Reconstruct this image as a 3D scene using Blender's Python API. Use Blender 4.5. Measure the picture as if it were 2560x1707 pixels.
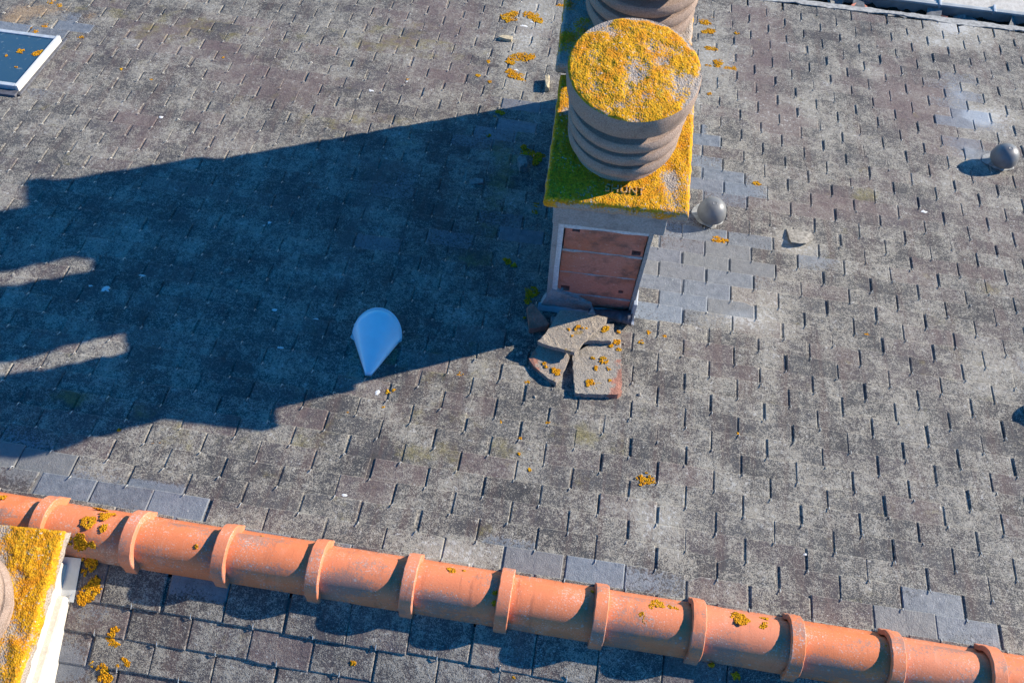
import bpy, bmesh, math, random
from mathutils import Vector, Matrix, noise
random.seed(7)
for o in list(bpy.data.objects): bpy.data.objects.remove(o)
scene = bpy.context.scene
COL = scene.collection

# ------------------------------------------------------------------ camera
CAM_X = Vector((0.98778879, 0.15547336, 0.01006646))      # right
CAM_D = Vector((0.14504325, -0.89408437, -0.42376361))    # image down
CAM_F = Vector((-0.05688369, 0.42004902, -0.90571688))    # forward
CAM_P = Vector((0.1045176, -0.56824483, 3.5307991))
FPX = 2300.0
cam_d = bpy.data.cameras.new('camera')
cam = bpy.data.objects.new('camera', cam_d); COL.objects.link(cam)
cam_d.sensor_width = 36.0; cam_d.lens = FPX / 2560 * 36.0
cam_d.clip_start = 0.05; cam_d.clip_end = 3000
m = Matrix.Identity(4)
for r in range(3):
    m[r][0] = CAM_X[r]; m[r][1] = -CAM_D[r]; m[r][2] = -CAM_F[r]; m[r][3] = CAM_P[r]
cam.matrix_world = m
scene.camera = cam

# ------------------------------------------------------------------ light
SUN = Vector((0.814, 0.4225, 0.404)).normalized()
world = bpy.data.worlds.new('World'); scene.world = world; world.use_nodes = True
wn = world.node_tree.nodes; wl = world.node_tree.links
bg = wn['Background']; sky = wn.new('ShaderNodeTexSky'); sky.sky_type = 'NISHITA'
sky.sun_disc = False; sky.sun_elevation = math.asin(SUN.z); sky.sun_rotation = math.atan2(SUN.x, SUN.y)
sky.air_density = 1.0; sky.dust_density = 0.0; sky.ozone_density = 6.0; sky.altitude = 50
hs_ = wn.new('ShaderNodeHueSaturation'); hs_.inputs['Saturation'].default_value = 1.28; wl.new(sky.outputs[0], hs_.inputs['Color'])
wl.new(hs_.outputs[0], bg.inputs[0]); bg.inputs[1].default_value = 0.13
sd = bpy.data.lights.new('sun', 'SUN'); sd.energy = 5.0; sd.angle = math.radians(0.55); sd.color = (1.0, 0.90, 0.76)
sun = bpy.data.objects.new('sun', sd); COL.objects.link(sun)
sun.rotation_euler = SUN.to_track_quat('Z', 'Y').to_euler()
scene.view_settings.view_transform = 'Standard'; scene.view_settings.look = 'None'
scene.view_settings.gamma = 1.0; scene.view_settings.use_curve_mapping = False
scene.view_settings.exposure = 0.98
scene.render.engine = 'CYCLES'
scene.render.resolution_x = 1024; scene.render.resolution_y = 682

# ------------------------------------------------------------------ geometry helpers
PHI = math.radians(15.0); CP = math.cos(PHI); SP = math.sin(PHI); TP = math.tan(PHI)
def ray(px, py):
    return CAM_X * ((px - 1280) / FPX) + CAM_D * ((py - 853.5) / FPX) + CAM_F
def roof_at(px, py):                       # pixel -> (x, s) on the big slope
    d = ray(px, py); t = -(CAM_P.z + TP * CAM_P.y) / (d.z + TP * d.y); p = CAM_P + d * t
    return p.x, p.y / CP
def near_at(px, py):                       # pixel -> (x, s) on the near slope
    d = ray(px, py); t = -(CAM_P.z - TP * CAM_P.y) / (d.z - TP * d.y); p = CAM_P + d * t
    return p.x, -p.y / CP
def at_z(px, py, z):
    d = ray(px, py); return CAM_P + d * ((z - CAM_P.z) / d.z)
def at_y(px, py, y):
    d = ray(px, py); return CAM_P + d * ((y - CAM_P.y) / d.y)
def RP(x, s, h=0.0):                       # slope coordinates -> world, big slope
    return Vector((x, s * CP + h * SP, -s * SP + h * CP))
def NP(x, s, h=0.0):                       # near slope
    return Vector((x, -(s * CP + h * SP), -s * SP + h * CP))
def project(p):
    v = p - CAM_P; z = v.dot(CAM_F)
    if z < .05: return None
    return 1280 + FPX * v.dot(CAM_X) / z, 853.5 + FPX * v.dot(CAM_D) / z, z
def nz(x, y, z=0.0): return noise.noise(Vector((x, y, z)))
def fbm(x, y, z=0.0, o=4): return noise.fractal(Vector((x, y, z)), 1.0, 2.0, o)

def tag(o, label=None, cat=None, group=None, kind=None):
    if label: o['label'] = label
    if cat: o['category'] = cat
    if group: o['group'] = group
    if kind: o['kind'] = kind
    return o
def empty(name, loc=(0, 0, 0), parent=None):
    o = bpy.data.objects.new(name, None); o.empty_display_size = .1; COL.objects.link(o)
    o.location = loc
    if parent: o.parent = parent
    return o
def mesh_obj(name, verts, faces, mat, parent=None, smooth=False, attrs=None):
    me = bpy.data.meshes.new(name); me.from_pydata([tuple(v) for v in verts], [], faces)
    for k, vals in (attrs or {}).items():
        a = me.color_attributes.new(k, 'FLOAT_COLOR', 'POINT')
        a.data.foreach_set('color', [c for v in vals for c in v])
    if smooth: me.polygons.foreach_set('use_smooth', [True] * len(me.polygons))
    me.materials.append(mat); me.update()
    o = bpy.data.objects.new(name, me); COL.objects.link(o)
    if parent: o.parent = parent
    return o
def bm_obj(name, bm, mat, parent=None, smooth=False):
    me = bpy.data.meshes.new(name); bm.normal_update(); bm.to_mesh(me); bm.free()
    if smooth: me.polygons.foreach_set('use_smooth', [True] * len(me.polygons))
    me.materials.append(mat)
    o = bpy.data.objects.new(name, me); COL.objects.link(o)
    if parent: o.parent = parent
    return o
def box_bm(x0, x1, y0, y1, z0, z1, bev=0.0, seg=2, bm=None):
    own = bm is None
    bm2 = bmesh.new()
    bmesh.ops.create_cube(bm2, size=1.0)
    for v in bm2.verts:
        v.co = Vector((x0 + (v.co.x + .5) * (x1 - x0), y0 + (v.co.y + .5) * (y1 - y0), z0 + (v.co.z + .5) * (z1 - z0)))
    if bev: bmesh.ops.bevel(bm2, geom=bm2.edges[:], offset=bev, segments=seg, affect='EDGES', profile=.5)
    if own: return bm2
    me = bpy.data.meshes.new('t'); bm2.to_mesh(me); bm2.free(); bm.from_mesh(me); bpy.data.meshes.remove(me)
    return bm
def roughen(bm, amp, scale, seed=0.0, cuts=0):
    if cuts: bmesh.ops.subdivide_edges(bm, edges=bm.edges[:], cuts=cuts, use_grid_fill=True)
    bm.normal_update()
    for v in bm.verts:
        k = fbm(v.co.x * scale + seed, v.co.y * scale, v.co.z * scale)
        v.co += v.normal * amp * k
def lathe(prof, n=64, wob=0.0, seed=0.0):
    V = []; F = []
    for k, (r, z) in enumerate(prof):
        for a in range(n):
            t = 2 * math.pi * a / n
            rr = r + (wob * fbm(math.cos(t) * 3 + seed, math.sin(t) * 3, z * 30) if r > .002 else 0)
            V.append((rr * math.cos(t), rr * math.sin(t), z))
    for k in range(len(prof) - 1):
        for a in range(n):
            b = (a + 1) % n
            F.append((k * n + a, k * n + b, (k + 1) * n + b, (k + 1) * n + a))
    return V, F

# ------------------------------------------------------------------ materials
class NT:
    def __init__(s, name, rough=.8, spec=.3):
        s.m = bpy.data.materials.new(name); s.m.use_nodes = True; s.t = s.m.node_tree
        s.b = s.t.nodes['Principled BSDF']; s.b.inputs['Roughness'].default_value = rough
        s.b.inputs['Specular IOR Level'].default_value = spec
        s.geo = s.t.nodes.new('ShaderNodeNewGeometry').outputs['Position']
    def n(s, t): return s.t.nodes.new(t)
    def l(s, a, b): s.t.links.new(a, b)
    def setin(s, sock, v):
        if hasattr(v, 'links'): s.l(v, sock)
        elif isinstance(v, (tuple, list)): sock.default_value = (*v, 1) if len(v) == 3 and sock.type == 'RGBA' else v
        else: sock.default_value = v
    def objco(s): return s.n('ShaderNodeTexCoord').outputs['Object']
    def noise(s, scale, detail=3, rough=.55, co=None, dist=0.0, off=None):
        k = s.n('ShaderNodeTexNoise'); k.inputs['Scale'].default_value = scale; k.inputs['Detail'].default_value = detail
        k.inputs['Roughness'].default_value = rough; k.inputs['Distortion'].default_value = dist
        c = co or s.geo
        if off:
            a = s.n('ShaderNodeVectorMath'); a.operation = 'ADD'; s.l(c, a.inputs[0]); a.inputs[1].default_value = off; c = a.outputs[0]
        s.l(c, k.inputs['Vector']); return k.outputs['Fac']
    def vor(s, scale, co=None, feat='F1', out='Distance'):
        k = s.n('ShaderNodeTexVoronoi'); k.inputs['Scale'].default_value = scale; k.feature = feat
        s.l(co or s.geo, k.inputs['Vector']); return k.outputs[out]
    def ramp(s, v, a, b, lo=0.0, hi=1.0):
        k = s.n('ShaderNodeMapRange'); k.interpolation_type = 'SMOOTHSTEP'; s.setin(k.inputs['Value'], v)
        k.inputs['From Min'].default_value = a; k.inputs['From Max'].default_value = b
        k.inputs['To Min'].default_value = lo; k.inputs['To Max'].default_value = hi; return k.outputs[0]
    def mth(s, op, a, b=0.0):
        k = s.n('ShaderNodeMath'); k.operation = op; s.setin(k.inputs[0], a); s.setin(k.inputs[1], b); return k.outputs[0]
    def mix(s, f, a, b, mode='MIX'):
        k = s.n('ShaderNodeMix'); k.data_type = 'RGBA'; k.blend_type = mode
        s.setin(k.inputs[0], f); s.setin(k.inputs[6], a); s.setin(k.inputs[7], b); return k.outputs[2]
    def attr(s, name):
        k = s.n('ShaderNodeAttribute'); k.attribute_name = name
        q = s.n('ShaderNodeSeparateColor'); s.l(k.outputs['Color'], q.inputs[0])
        return q.outputs[0], q.outputs[1], q.outputs[2], k.outputs['Alpha']
    def bump(s, h, st=.4, d=.003):
        k = s.n('ShaderNodeBump'); k.inputs['Strength'].default_value = st; k.inputs['Distance'].default_value = d
        s.l(h, k.inputs['Height']); s.l(k.outputs[0], s.b.inputs['Normal'])
    def col(s, c): s.setin(s.b.inputs['Base Color'], c); return s
    def rgh(s, v): s.setin(s.b.inputs['Roughness'], v); return s

def slate_material():
    t = NT('slate', .75, .35)
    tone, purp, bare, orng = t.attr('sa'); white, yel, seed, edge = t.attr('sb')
    mid = t.noise(26, 4, .6); fine = t.noise(240, 2, .7); fin2 = t.noise(95, 4, .75, off=(3, 7, 1)); big = t.noise(5, 4, .6, off=(1, 2, 8))
    base = t.mix(tone, (.036, .037, .040), (.080, .079, .080))
    base = t.mix(t.mth('MULTIPLY', purp, .9), base, (.110, .070, .076))
    mp = t.n('ShaderNodeMapping'); mp.inputs['Scale'].default_value = (15, 1.6, 1.6); t.l(t.geo, mp.inputs[0])
    streak = t.noise(1.0, 5, .65, co=mp.outputs[0])
    base = t.mix(t.ramp(mid, .35, .7, 0, .5), base, (.026, .027, .030))
    base = t.mix(t.ramp(streak, .46, .68, 0, .7), base, (.088, .062, .056))
    # cleaner blue-grey stone where the crust is gone
    bm_ = t.ramp(t.mth('ADD', bare, t.mth('MULTIPLY', t.mth('SUBTRACT', fin2, .5), 1.5)), .42, .62)
    stone = t.mix(t.ramp(t.noise(30, 6, .65, off=(9, 2, 4)), .3, .7), (.090, .104, .122), (.165, .178, .196))
    stone = t.mix(t.mth('MULTIPLY', tone, .6), stone, t.mix(1.0, stone, (1.45, 1.45, 1.42), 'MULTIPLY'))
    stone = t.mix(t.ramp(seed, .45, .95, 0, .75), stone, t.mix(mid, (.125, .122, .112), (.205, .198, .182)))
    stone = t.mix(t.ramp(seed, .25, .0, 0, .5), stone, (.175, .205, .24))
    stone = t.mix(t.ramp(white, 1.1, 1.7, 0, .85), stone, (.33, .375, .415))
    stone = t.mix(t.ramp(fine, .60, .75, 0, .5), stone, (.27, .27, .26))
    stone = t.mix(t.ramp(fin2, .40, .28, 0, .5), stone, (.06, .065, .07))
    stone = t.mix(t.mth('MULTIPLY', purp, .5), stone, (.125, .105, .118))
    # weathered crust of pale lichen speckles
    cr = t.mth('ADD', t.mth('MULTIPLY', fine, .70), t.mth('MULTIPLY', fin2, .50))
    cr = t.mth('ADD', cr, t.mth('MULTIPLY', t.mth('SUBTRACT', mid, .5), .32))
    cr = t.mth('ADD', cr, t.mth('MULTIPLY', t.mth('SUBTRACT', big, .5), .34))
    cr = t.mth('ADD', cr, t.mth('MULTIPLY', t.mth('SUBTRACT', streak, .5), -.16))
    cr = t.mth('ADD', cr, t.mth('MULTIPLY', t.mth('SUBTRACT', white, .5), .24))
    crust = t.ramp(cr, .555, .70)
    ccol = t.mix(t.noise(60, 2, .5, off=(1, 1, 5)), (.185, .160, .120), (.40, .378, .325))
    c = t.mix(t.mth('MULTIPLY', crust, .95), base, ccol)
    c = t.mix(t.mth('MULTIPLY', t.ramp(t.mth('ADD', t.mth('MULTIPLY', purp, .7), t.mth('MULTIPLY', streak, .8)), .50, .95), .6), c, t.mix(fin2, (.075, .048, .046), (.21, .165, .150)))
    c = t.mix(t.ramp(cr, .84, .95, 0, .8), c, (.50, .49, .46))
    bl = t.mth('ADD', t.noise(52, 5, .75, off=(6, 3, 7)), t.mth('MULTIPLY', t.mth('SUBTRACT', white, .5), .14))
    bl = t.mth('ADD', bl, t.mth('MULTIPLY', t.mth('SUBTRACT', big, .5), .25))
    c = t.mix(t.ramp(bl, .60, .70, 0, .75), c, (.43, .42, .39))
    c = t.mix(t.ramp(bl, .43, .32, 0, .6), c, (.030, .030, .031))
    c = t.mix(t.ramp(t.noise(310, 2, .6, off=(2, 2, 9)), .36, .27, 0, .7), c, (.022, .022, .024))
    yg = t.mth('ADD', t.mth('MULTIPLY', yel, .42), t.mth('MULTIPLY', t.noise(10, 5, .7, off=(5, 5, 0)), .75))
    c = t.mix(t.mth('MULTIPLY', t.ramp(yg, .54, .74), t.ramp(fin2, .3, .6, .15, .65)), c, t.mix(fine, (.12, .11, .035), (.25, .20, .05)))
    og = t.mth('ADD', orng, t.mth('MULTIPLY', t.mth('SUBTRACT', fin2, .5), 1.0))
    c = t.mix(t.mth('MULTIPLY', t.ramp(og, .5, .72), .6), c, t.mix(fine, (.32, .17, .06), (.36, .27, .16)))
    c = t.mix(t.mth('MULTIPLY', bm_, .92), c, stone)
    spot = t.ramp(t.vor(38, feat='F1'), .12, .05)
    spot = t.mth('MULTIPLY', spot, t.ramp(t.noise(9, 2, .5, off=(2, 8, 3)), .50, .60))
    c = t.mix(t.mth('MULTIPLY', spot, .8), c, (.46, .46, .44))
    # worn, dusty arrises
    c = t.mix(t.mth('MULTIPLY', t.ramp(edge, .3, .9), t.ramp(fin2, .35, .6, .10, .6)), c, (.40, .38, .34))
    t.col(c)
    t.rgh(t.mix(bm_, (.82,) * 3, (.50,) * 3))
    h = t.mth('ADD', t.mth('MULTIPLY', cr, 1.0), t.mth('MULTIPLY', mid, .8))
    t.bump(h, .75, .005)
    return t.m
M = {}
M['slate'] = slate_material()

def lichen_surface(name, stone_a, stone_b, attr=True):
    t = NT(name, .9, .15)
    lic, gran, dirt, _ = t.attr('lic')
    fine = t.noise(330, 2, .6); f2 = t.noise(120, 3, .65, off=(4, 1, 0)); mid = t.noise(18, 3)
    stone = t.mix(t.ramp(fine, .3, .7), stone_a, stone_b)
    stone = t.mix(t.ramp(t.vor(210), .22, .08, 0, .6), stone, (.09, .08, .075))
    lc = t.mix(t.ramp(f2, .3, .7), (.46, .195, .006), (.70, .365, .014))
    lc = t.mix(t.ramp(mid, .42, .68, 0, .8), lc, (.60, .215, .010)); lc = t.mix(t.ramp(t.noise(30, 4, .7, off=(7, 7, 1)), .55, .68, 0, .6), lc, (.58, .42, .05))
    lc = t.mix(t.ramp(gran, .45, .1), lc, (.16, .10, .02))
    k = t.ramp(t.mth('ADD', lic, t.mth('MULTIPLY', t.mth('SUBTRACT', t.mth('ADD', t.mth('MULTIPLY', f2, .6), t.mth('MULTIPLY', fine, .4)), .5), 1.5)), .42, .58)
    c = t.mix(k, stone, lc)
    c = t.mix(t.mth('MULTIPLY', t.ramp(t.noise(85, 3, .7, off=(3, 9, 2)), .60, .66), t.ramp(t.noise(12, 3, .6, off=(1, 5, 5)), .42, .60)), c, (.46, .43, .37))
    c = t.mix(t.ramp(t.vor(150, feat='F1'), .50, .75, 0, .3), c, (.10, .06, .015))
    t.col(c); t.bump(t.mth('SUBTRACT', f2, t.mth('MULTIPLY', t.vor(150, feat='F1'), .8)), .6, .005)
    return t.m
M['cap'] = lichen_surface('lichened_concrete', (.30, .24, .19), (.44, .38, .32))

def concrete(name, a, b, dark=(.08, .07, .065), scale=230, bstr=.5, stain=.4):
    t = NT(name, .9, .2)
    c = t.mix(t.ramp(t.noise(scale, 3, .7), .3, .7), a, b)
    c = t.mix(t.ramp(t.vor(190), .2, .06, 0, .7), c, dark)
    c = t.mix(t.ramp(t.noise(11, 5, .6, off=(3, 3, 3)), .5, .75, 0, stain), c, dark)
    t.col(c); t.bump(t.noise(scale, 4, .7), bstr, .004); return t.m
M['pot'] = concrete('pink_concrete', (.235, .165, .125), (.45, .335, .265), dark=(.055, .045, .04), scale=260, bstr=.9, stain=.35)
M['render'] = concrete('grey_render', (.24, .225, .21), (.35, .335, .32), scale=120)
M['cream'] = concrete('cream_render', (.50, .45, .37), (.60, .55, .46), dark=(.25, .22, .18), scale=60, bstr=.25, stain=.35)
M['mortar'] = concrete('pale_mortar', (.42, .42, .42), (.60, .60, .60), dark=(.2, .2, .2), scale=90, stain=.3)
M['joint'] = concrete('joint_mortar', (.27, .25, .24), (.40, .38, .37), dark=(.12, .10, .09), scale=110, stain=.5)
M['cement_slab'] = concrete('old_cement_face', (.26, .225, .18), (.42, .375, .31), stain=.35)

def brick_mat():
    t = NT('hollow_brick', .85, .2)
    co = t.geo; mp = t.n('ShaderNodeMapping'); mp.inputs['Scale'].default_value = (14, 14, 24); t.l(co, mp.inputs[0])
    streak = t.noise(4, 4, .6, co=mp.outputs[0])
    c = t.mix(streak, (.42, .130, .085), (.56, .245, .175)); c = t.mix(t.ramp(t.noise(5, 4, .6, off=(4, 4, 4)), .45, .65, 0, .5), c, (.42, .12, .05))
    c = t.mix(t.ramp(t.noise(130, 4, .75), .56, .68, 0, .7), c, (.13, .055, .04)); c = t.mix(t.ramp(t.noise(45, 5, .75, off=(2, 2, 6)), .58, .70, 0, .6), c, (.60, .40, .33))
    c = t.mix(t.ramp(t.noise(9, 5, .7, off=(7, 0, 2)), .48, .66, 0, .65), c, (.12, .075, .06))
    c = t.mix(t.ramp(t.noise(200, 2, .6, off=(1, 4, 0)), .66, .74, 0, .6), c, (.55, .42, .36))
    t.col(c); t.bump(t.mth('ADD', t.noise(140, 4, .7), t.noise(45, 4, .7)), .8, .005); return t.m
M['brick'] = brick_mat()

def terracotta():
    t = NT('terracotta', .62, .35)
    inf = t.n('ShaderNodeObjectInfo')
    wear, edge, _, _2 = t.attr('rt')
    n1 = t.noise(8, 4, .6); f = t.noise(160, 3, .7); f2 = t.noise(75, 5, .8, off=(2, 6, 1))
    c = t.mix(n1, (.57, .140, .042), (.70, .215, .082))
    c = t.mix(t.mth('MULTIPLY', inf.outputs['Random'], .55), c, (.60, .235, .145))
    mp = t.n('ShaderNodeMapping'); mp.inputs['Scale'].default_value = (26, 5, 5); t.l(t.geo, mp.inputs[0]); st = t.noise(1.0, 4, .65, co=mp.outputs[0])
    c = t.mix(t.ramp(st, .55, .75, 0, .5), c, (.20, .065, .035)); c = t.mix(t.ramp(st, .42, .28, 0, .35), c, (.62, .30, .19))
    g = t.mth('ADD', t.mth('ADD', t.mth('MULTIPLY', wear, .30), t.mth('MULTIPLY', f2, .60)), t.mth('MULTIPLY', f, .50))
    c = t.mix(t.ramp(g, .72, .83, 0, .7), c, t.mix(f2, (.085, .060, .052), (.30, .235, .20)))
    c = t.mix(t.ramp(t.noise(330, 2, .6), .63, .70, 0, .6), c, (.10, .05, .035))
    c = t.mix(t.ramp(t.mth('ADD', f, t.mth('MULTIPLY', t.mth('SUBTRACT', n1, .5), .5)), .59, .70, 0, .7), c, (.58, .45, .39))
    rings = t.vor(30, feat='F1'); msk = t.ramp(t.noise(7, 2, .5, off=(0, 3, 9)), .5, .62)
    c = t.mix(t.mth('MULTIPLY', t.ramp(rings, .2, .12, 0, .6), msk), c, (.42, .36, .32))
    t.col(c); t.rgh(t.ramp(f2, .3, .7, .5, .75)); t.bump(t.mth('ADD', f, f2), .25, .003); return t.m
M['terracotta'] = terracotta()

def simple(name, c, rough=.5, metal=0.0, spec=.4, var=.25, scale=40, bump=.1):
    t = NT(name, rough, spec); t.b.inputs['Metallic'].default_value = metal
    a = tuple(x * (1 - var) for x in c); b = tuple(min(1, x * (1 + var)) for x in c)
    t.col(t.mix(t.ramp(t.noise(scale, 4, .6), .3, .7), a, b)); t.bump(t.noise(scale * 3, 3), bump, .002); return t.m
M['zinc'] = simple('zinc', (.46, .49, .52), .42, .35, .5, .12, 14, .08)
M['zinccone'] = simple('pale_zinc_sheet', (.80, .82, .84), .28, .0, .7, .05, 8, .03)
M['zincpale'] = simple('weathered_zinc', (.40, .43, .45), .55, .15, .5, .15, 20, .1)
M['lead'] = simple('lead', (.10, .10, .11), .6, .2, .4, .3, 40, .3)
M['steel'] = simple('hook_steel', (.62, .60, .57), .35, .7, .5, .1, 60, 0)
M['plastic'] = simple('grey_plastic', (.155, .155, .150), .42, 0, .5, .12, 30, .05)
M['white'] = simple('white_frame', (.60, .58, .52), .35, 0, .5, .06, 20, .03)
M['cement'] = simple('pale_cement', (.30, .295, .275), .9, 0, .2, .3, 40, .5)
M['guano'] = simple('dropping', (.62, .62, .60), .8, 0, .2, .12, 200, .2)
M['lichen'] = None
def lichen_mat():
    t = NT('orange_lichen', .9, .1)
    c = t.mix(t.ramp(t.noise(170, 2, .6), .3, .7), (.44, .17, .006), (.70, .34, .012))
    c = t.mix(t.ramp(t.noise(20, 2), .45, .7, 0, .6), c, (.58, .36, .02)); t.col(c)
    v1 = t.vor(170); c = t.mix(t.ramp(v1, .45, .8, 0, .7), c, (.12, .05, .008)); t.col(c)
    t.bump(t.mth('SUBTRACT', t.noise(200, 3), v1), .9, .005); return t.m
M['lichen'] = lichen_mat()
M['moss'] = simple('dark_moss', (.035, .033, .022), .95, 0, .1, .4, 150, .6)
M['deck'] = simple('underlay', (.03, .03, .03), .9)
M['fascia'] = simple('grey_gutter', (.36, .38, .37), .6, 0, .4, .15, 12, .05)
M['terrace'] = concrete('cream_terrace', (.50, .46, .39), (.62, .58, .50), dark=(.30, .27, .22), scale=40, stain=.5)
M['wall'] = concrete('house_wall', (.55, .52, .46), (.65, .62, .56), scale=30, bstr=.15)
def glass_mat():
    t = NT('skylight_glass', .08, .9); t.col(t.mix(t.ramp(t.noise(40, 4), .6, .75, 0, .5), (.03, .06, .085), (.26, .27, .24))); t.rgh(t.ramp(t.noise(25, 3), .3, .7, .08, .25)); return t.m
M['glass'] = glass_mat()
M['shardtan'] = simple('tan_stone', (.42, .35, .23), .9, 0, .2, .25, 50, .5)
M['flake'] = concrete('slate_flake', (.16, .145, .12), (.36, .33, .28), dark=(.09, .08, .07), scale=60, stain=.5)
M['shardgrey'] = simple('grey_stone', (.20, .20, .19), .9, 0, .2, .3, 50, .5)
M['ground'] = concrete('garden_ground', (.10, .10, .07), (.16, .15, .11), scale=4, stain=.3)

# ------------------------------------------------------------------ setting: ground
g = mesh_obj('ground', [(-1500, -1500, -6), (1500, -1500, -6), (1500, 1500, -6), (-1500, 1500, -6)], [(0, 1, 2, 3)], M['ground'])
tag(g, 'ground far below the roof', 'ground', kind='structure')

# ------------------------------------------------------------------ the slate roof
W = 0.235; GJ = 0.09902; J0 = 32.25; DXJ = 0.00382
EAVE_S = 4.50 / CP
roof = empty('slate_roof', (0, 0, 0))
tag(roof, 'weathered grey slate roof with wire hooks and an orange clay ridge', 'roof')
X0, X1 = -5.6, 4.6
def slab_between(fn, s0, s1, h0, h1):
    v = [fn(X0, s0, h0), fn(X1, s0, h0), fn(X1, s1, h0), fn(X0, s1, h0), fn(X0, s0, h1), fn(X1, s0, h1), fn(X1, s1, h1), fn(X0, s1, h1)]
    return v, [(0, 1, 2, 3), (7, 6, 5, 4), (0, 4, 5, 1), (1, 5, 6, 2), (2, 6, 7, 3), (3, 7, 4, 0)]
v, f = slab_between(RP, 0.02, EAVE_S - .02, -.03, -.012)
main_slope = mesh_obj('roof_slope', v, f, M['deck'], roof); tag(main_slope, 'big slate slope falling away behind the ridge')
v, f = slab_between(NP, 0.02, 3.2, -.03, -.012)
near_slope = mesh_obj('roof_slope', v, f, M['deck'], roof); tag(near_slope, 'near slate slope below the ridge')
v = []; f = []
for (xa, xb, ya, yb) in [(X0 + .3, X1 - .3, -2.9, 4.3)]:
    pts = [(xa, ya), (xb, ya), (xb, yb), (xa, yb)]
    for (x, y) in pts: v.append((x, y, -6))
    for (x, y) in pts: v.append((x, y, -abs(y) * TP - .06))
    v.append((xa, 0, -.06)); v.append((xb, 0, -.06))
    f = [(0, 1, 5, 4), (2, 3, 7, 6), (1, 2, 6, 9, 5), (3, 0, 4, 8, 7)]
mesh_obj('wall', v, f, M['wall'], roof)

def blob(px, py, rx, ry, val=1.0, near=False):
    fn = near_at if near else roof_at
    cx, cs = fn(px, py); ax, as_ = fn(px + rx, py); bx, bs = fn(px, py + ry)
    return cx, cs, abs(ax - cx) + .01, abs(bs - cs) + .01, val
BARE = [blob(*b) for b in [(1735, 640, 170, 95, .8), (1690, 740, 120, 90, .8), (1790, 700, 130, 70, .55), (1770, 455, 110, 45, .75), (1840, 490, 70, 40, .5), (1745, 330, 25, 60, .6),
    (2440, 300, 60, 28, 1.1), (2420, 385, 40, 45, .9), (2400, 235, 40, 35, .6), (1975, 400, 30, 20, .4), (2060, 640, 45, 25, .8), (2010, 655, 50, 22, .8), (1985, 465, 22, 12, .7),
    (40, 1165, 120, 40, .95), (230, 1225, 150, 30, 1.0), (430, 1265, 80, 32, .9), (100, 1120, 80, 30, .7), (30, 1090, 70, 40, .7), (680, 1320, 80, 22, .7), (880, 1355, 60, 18, .6),
    (1235, 1395, 30, 40, .9), (1370, 1405, 110, 28, .9), (1590, 1455, 120, 25, .85), (2040, 1520, 60, 22, .6), (2260, 1555, 120, 35, .8), (2380, 1540, 60, 30, .7), (2510, 1590, 60, 30, .7), (2130, 1425, 60, 25, .5), (2350, 1500, 60, 25, .5),
    (190, 50, 35, 14, .9), (190, 72, 40, 12, .9), (40, 82, 60, 12, .9), (130, 92, 60, 10, .7), (90, 235, 40, 12, .6), (1930, 895, 40, 15, .7), (1830, 890, 40, 18, .4),
    (1320, 260, 70, 40, .5), (1230, 330, 120, 60, .45), (1300, 620, 60, 200, .45), (980, 520, 60, 120, .3), (1140, 560, 60, 60, .3), (2550, 900, 22, 60, .8), (2555, 960, 20, 60, .9)]]
PURP = [blob(*b) for b in [(1120, 60, 130, 90, .55), (1060, 200, 120, 80, .5), (330, 300, 90, 30, .6), (900, 560, 30, 200, .6), (350, 360, 80, 40, .5), (1900, 120, 60, 160, .6), (2330, 300, 120, 120, .5), (2080, 500, 60, 30, .6),
    (2130, 540, 140, 30, .4), (2250, 250, 60, 60, .6), (2460, 560, 120, 90, .35), (400, 100, 200, 60, .35), (640, 180, 200, 60, .35), (440, 1240, 80, 25, .5), (700, 240, 140, 40, .45), (1940, 300, 50, 60, .6)]]
ORNG = [blob(*b) for b in [(60, 30, 80, 30, .55), (160, 30, 80, 30, .5), (30, 60, 60, 20, .5), (210, 105, 30, 12, .35), (230, 50, 25, 25, .5), (2500, 830, 70, 60, .28), (2050, 655, 30, 14, .4), (1270, 190, 50, 70, .15)]]
WHITE = [blob(*b) for b in [(1330, 60, 50, 130, .7), (1790, 160, 60, 90, .5), (2380, 70, 50, 20, 1.0), (2340, 110, 50, 15, .9), (2190, 190, 30, 12, 1.0), (2420, 90, 90, 30, .5), (1830, 800, 80, 30, .8), (1640, 1300, 80, 40, .6), (1140, 1390, 120, 30, .8),
    (2000, 300, 200, 60, .3), (2445, 300, 50, 26, 1.4), (2420, 385, 35, 30, .9), (2395, 240, 25, 20, .9), (2500, 290, 60, 20, .4), (2000, 620, 60, 30, .7), (1900, 760, 80, 60, .5), (2440, 960, 90, 60, .4)]]
YEL = [blob(*b) for b in [(1130, 1120, 250, 90, .35), (1440, 1090, 90, 50, .35), (300, 60, 200, 60, .3), (560, 90, 200, 60, .3), (1000, 110, 200, 70, .35), (1000, 900, 250, 80, .3), (500, 1080, 200, 60, .25), (1250, 450, 60, 250, .45), (2160, 490, 40, 20, .6), (2450, 720, 40, 20, .5), (900, 300, 300, 40, .3), (200, 1000, 90, 20, .5)]]
T_MAIN = .0058; T_NEAR = .0075; GN = .1155; S1 = .236
def sheet_h(x, s, near=False):             # height of the slate surface above the roof plane
    t, g, f = (T_NEAR, GN, (S1 - s) / GN) if near else (T_MAIN, GJ, J0 - s / GJ)
    d = (f - math.floor(f)) * g
    return t + 2.2 * t * (1 - d / (2.2 * g)) + .004 * nz(x * .9, s * .9, 3.0)
def field(L, x, s):
    r = 0.0
    for cx, cs, rx, rs, val in L:
        dx = (x - cx) / rx
        if dx > 2.2 or dx < -2.2: continue
        ds = (s - cs) / rs
        if ds > 2.2 or ds < -2.2: continue
        r += val * math.exp(-(dx * dx + ds * ds) * 1.1)
    return min(r, 1.2)

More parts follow.
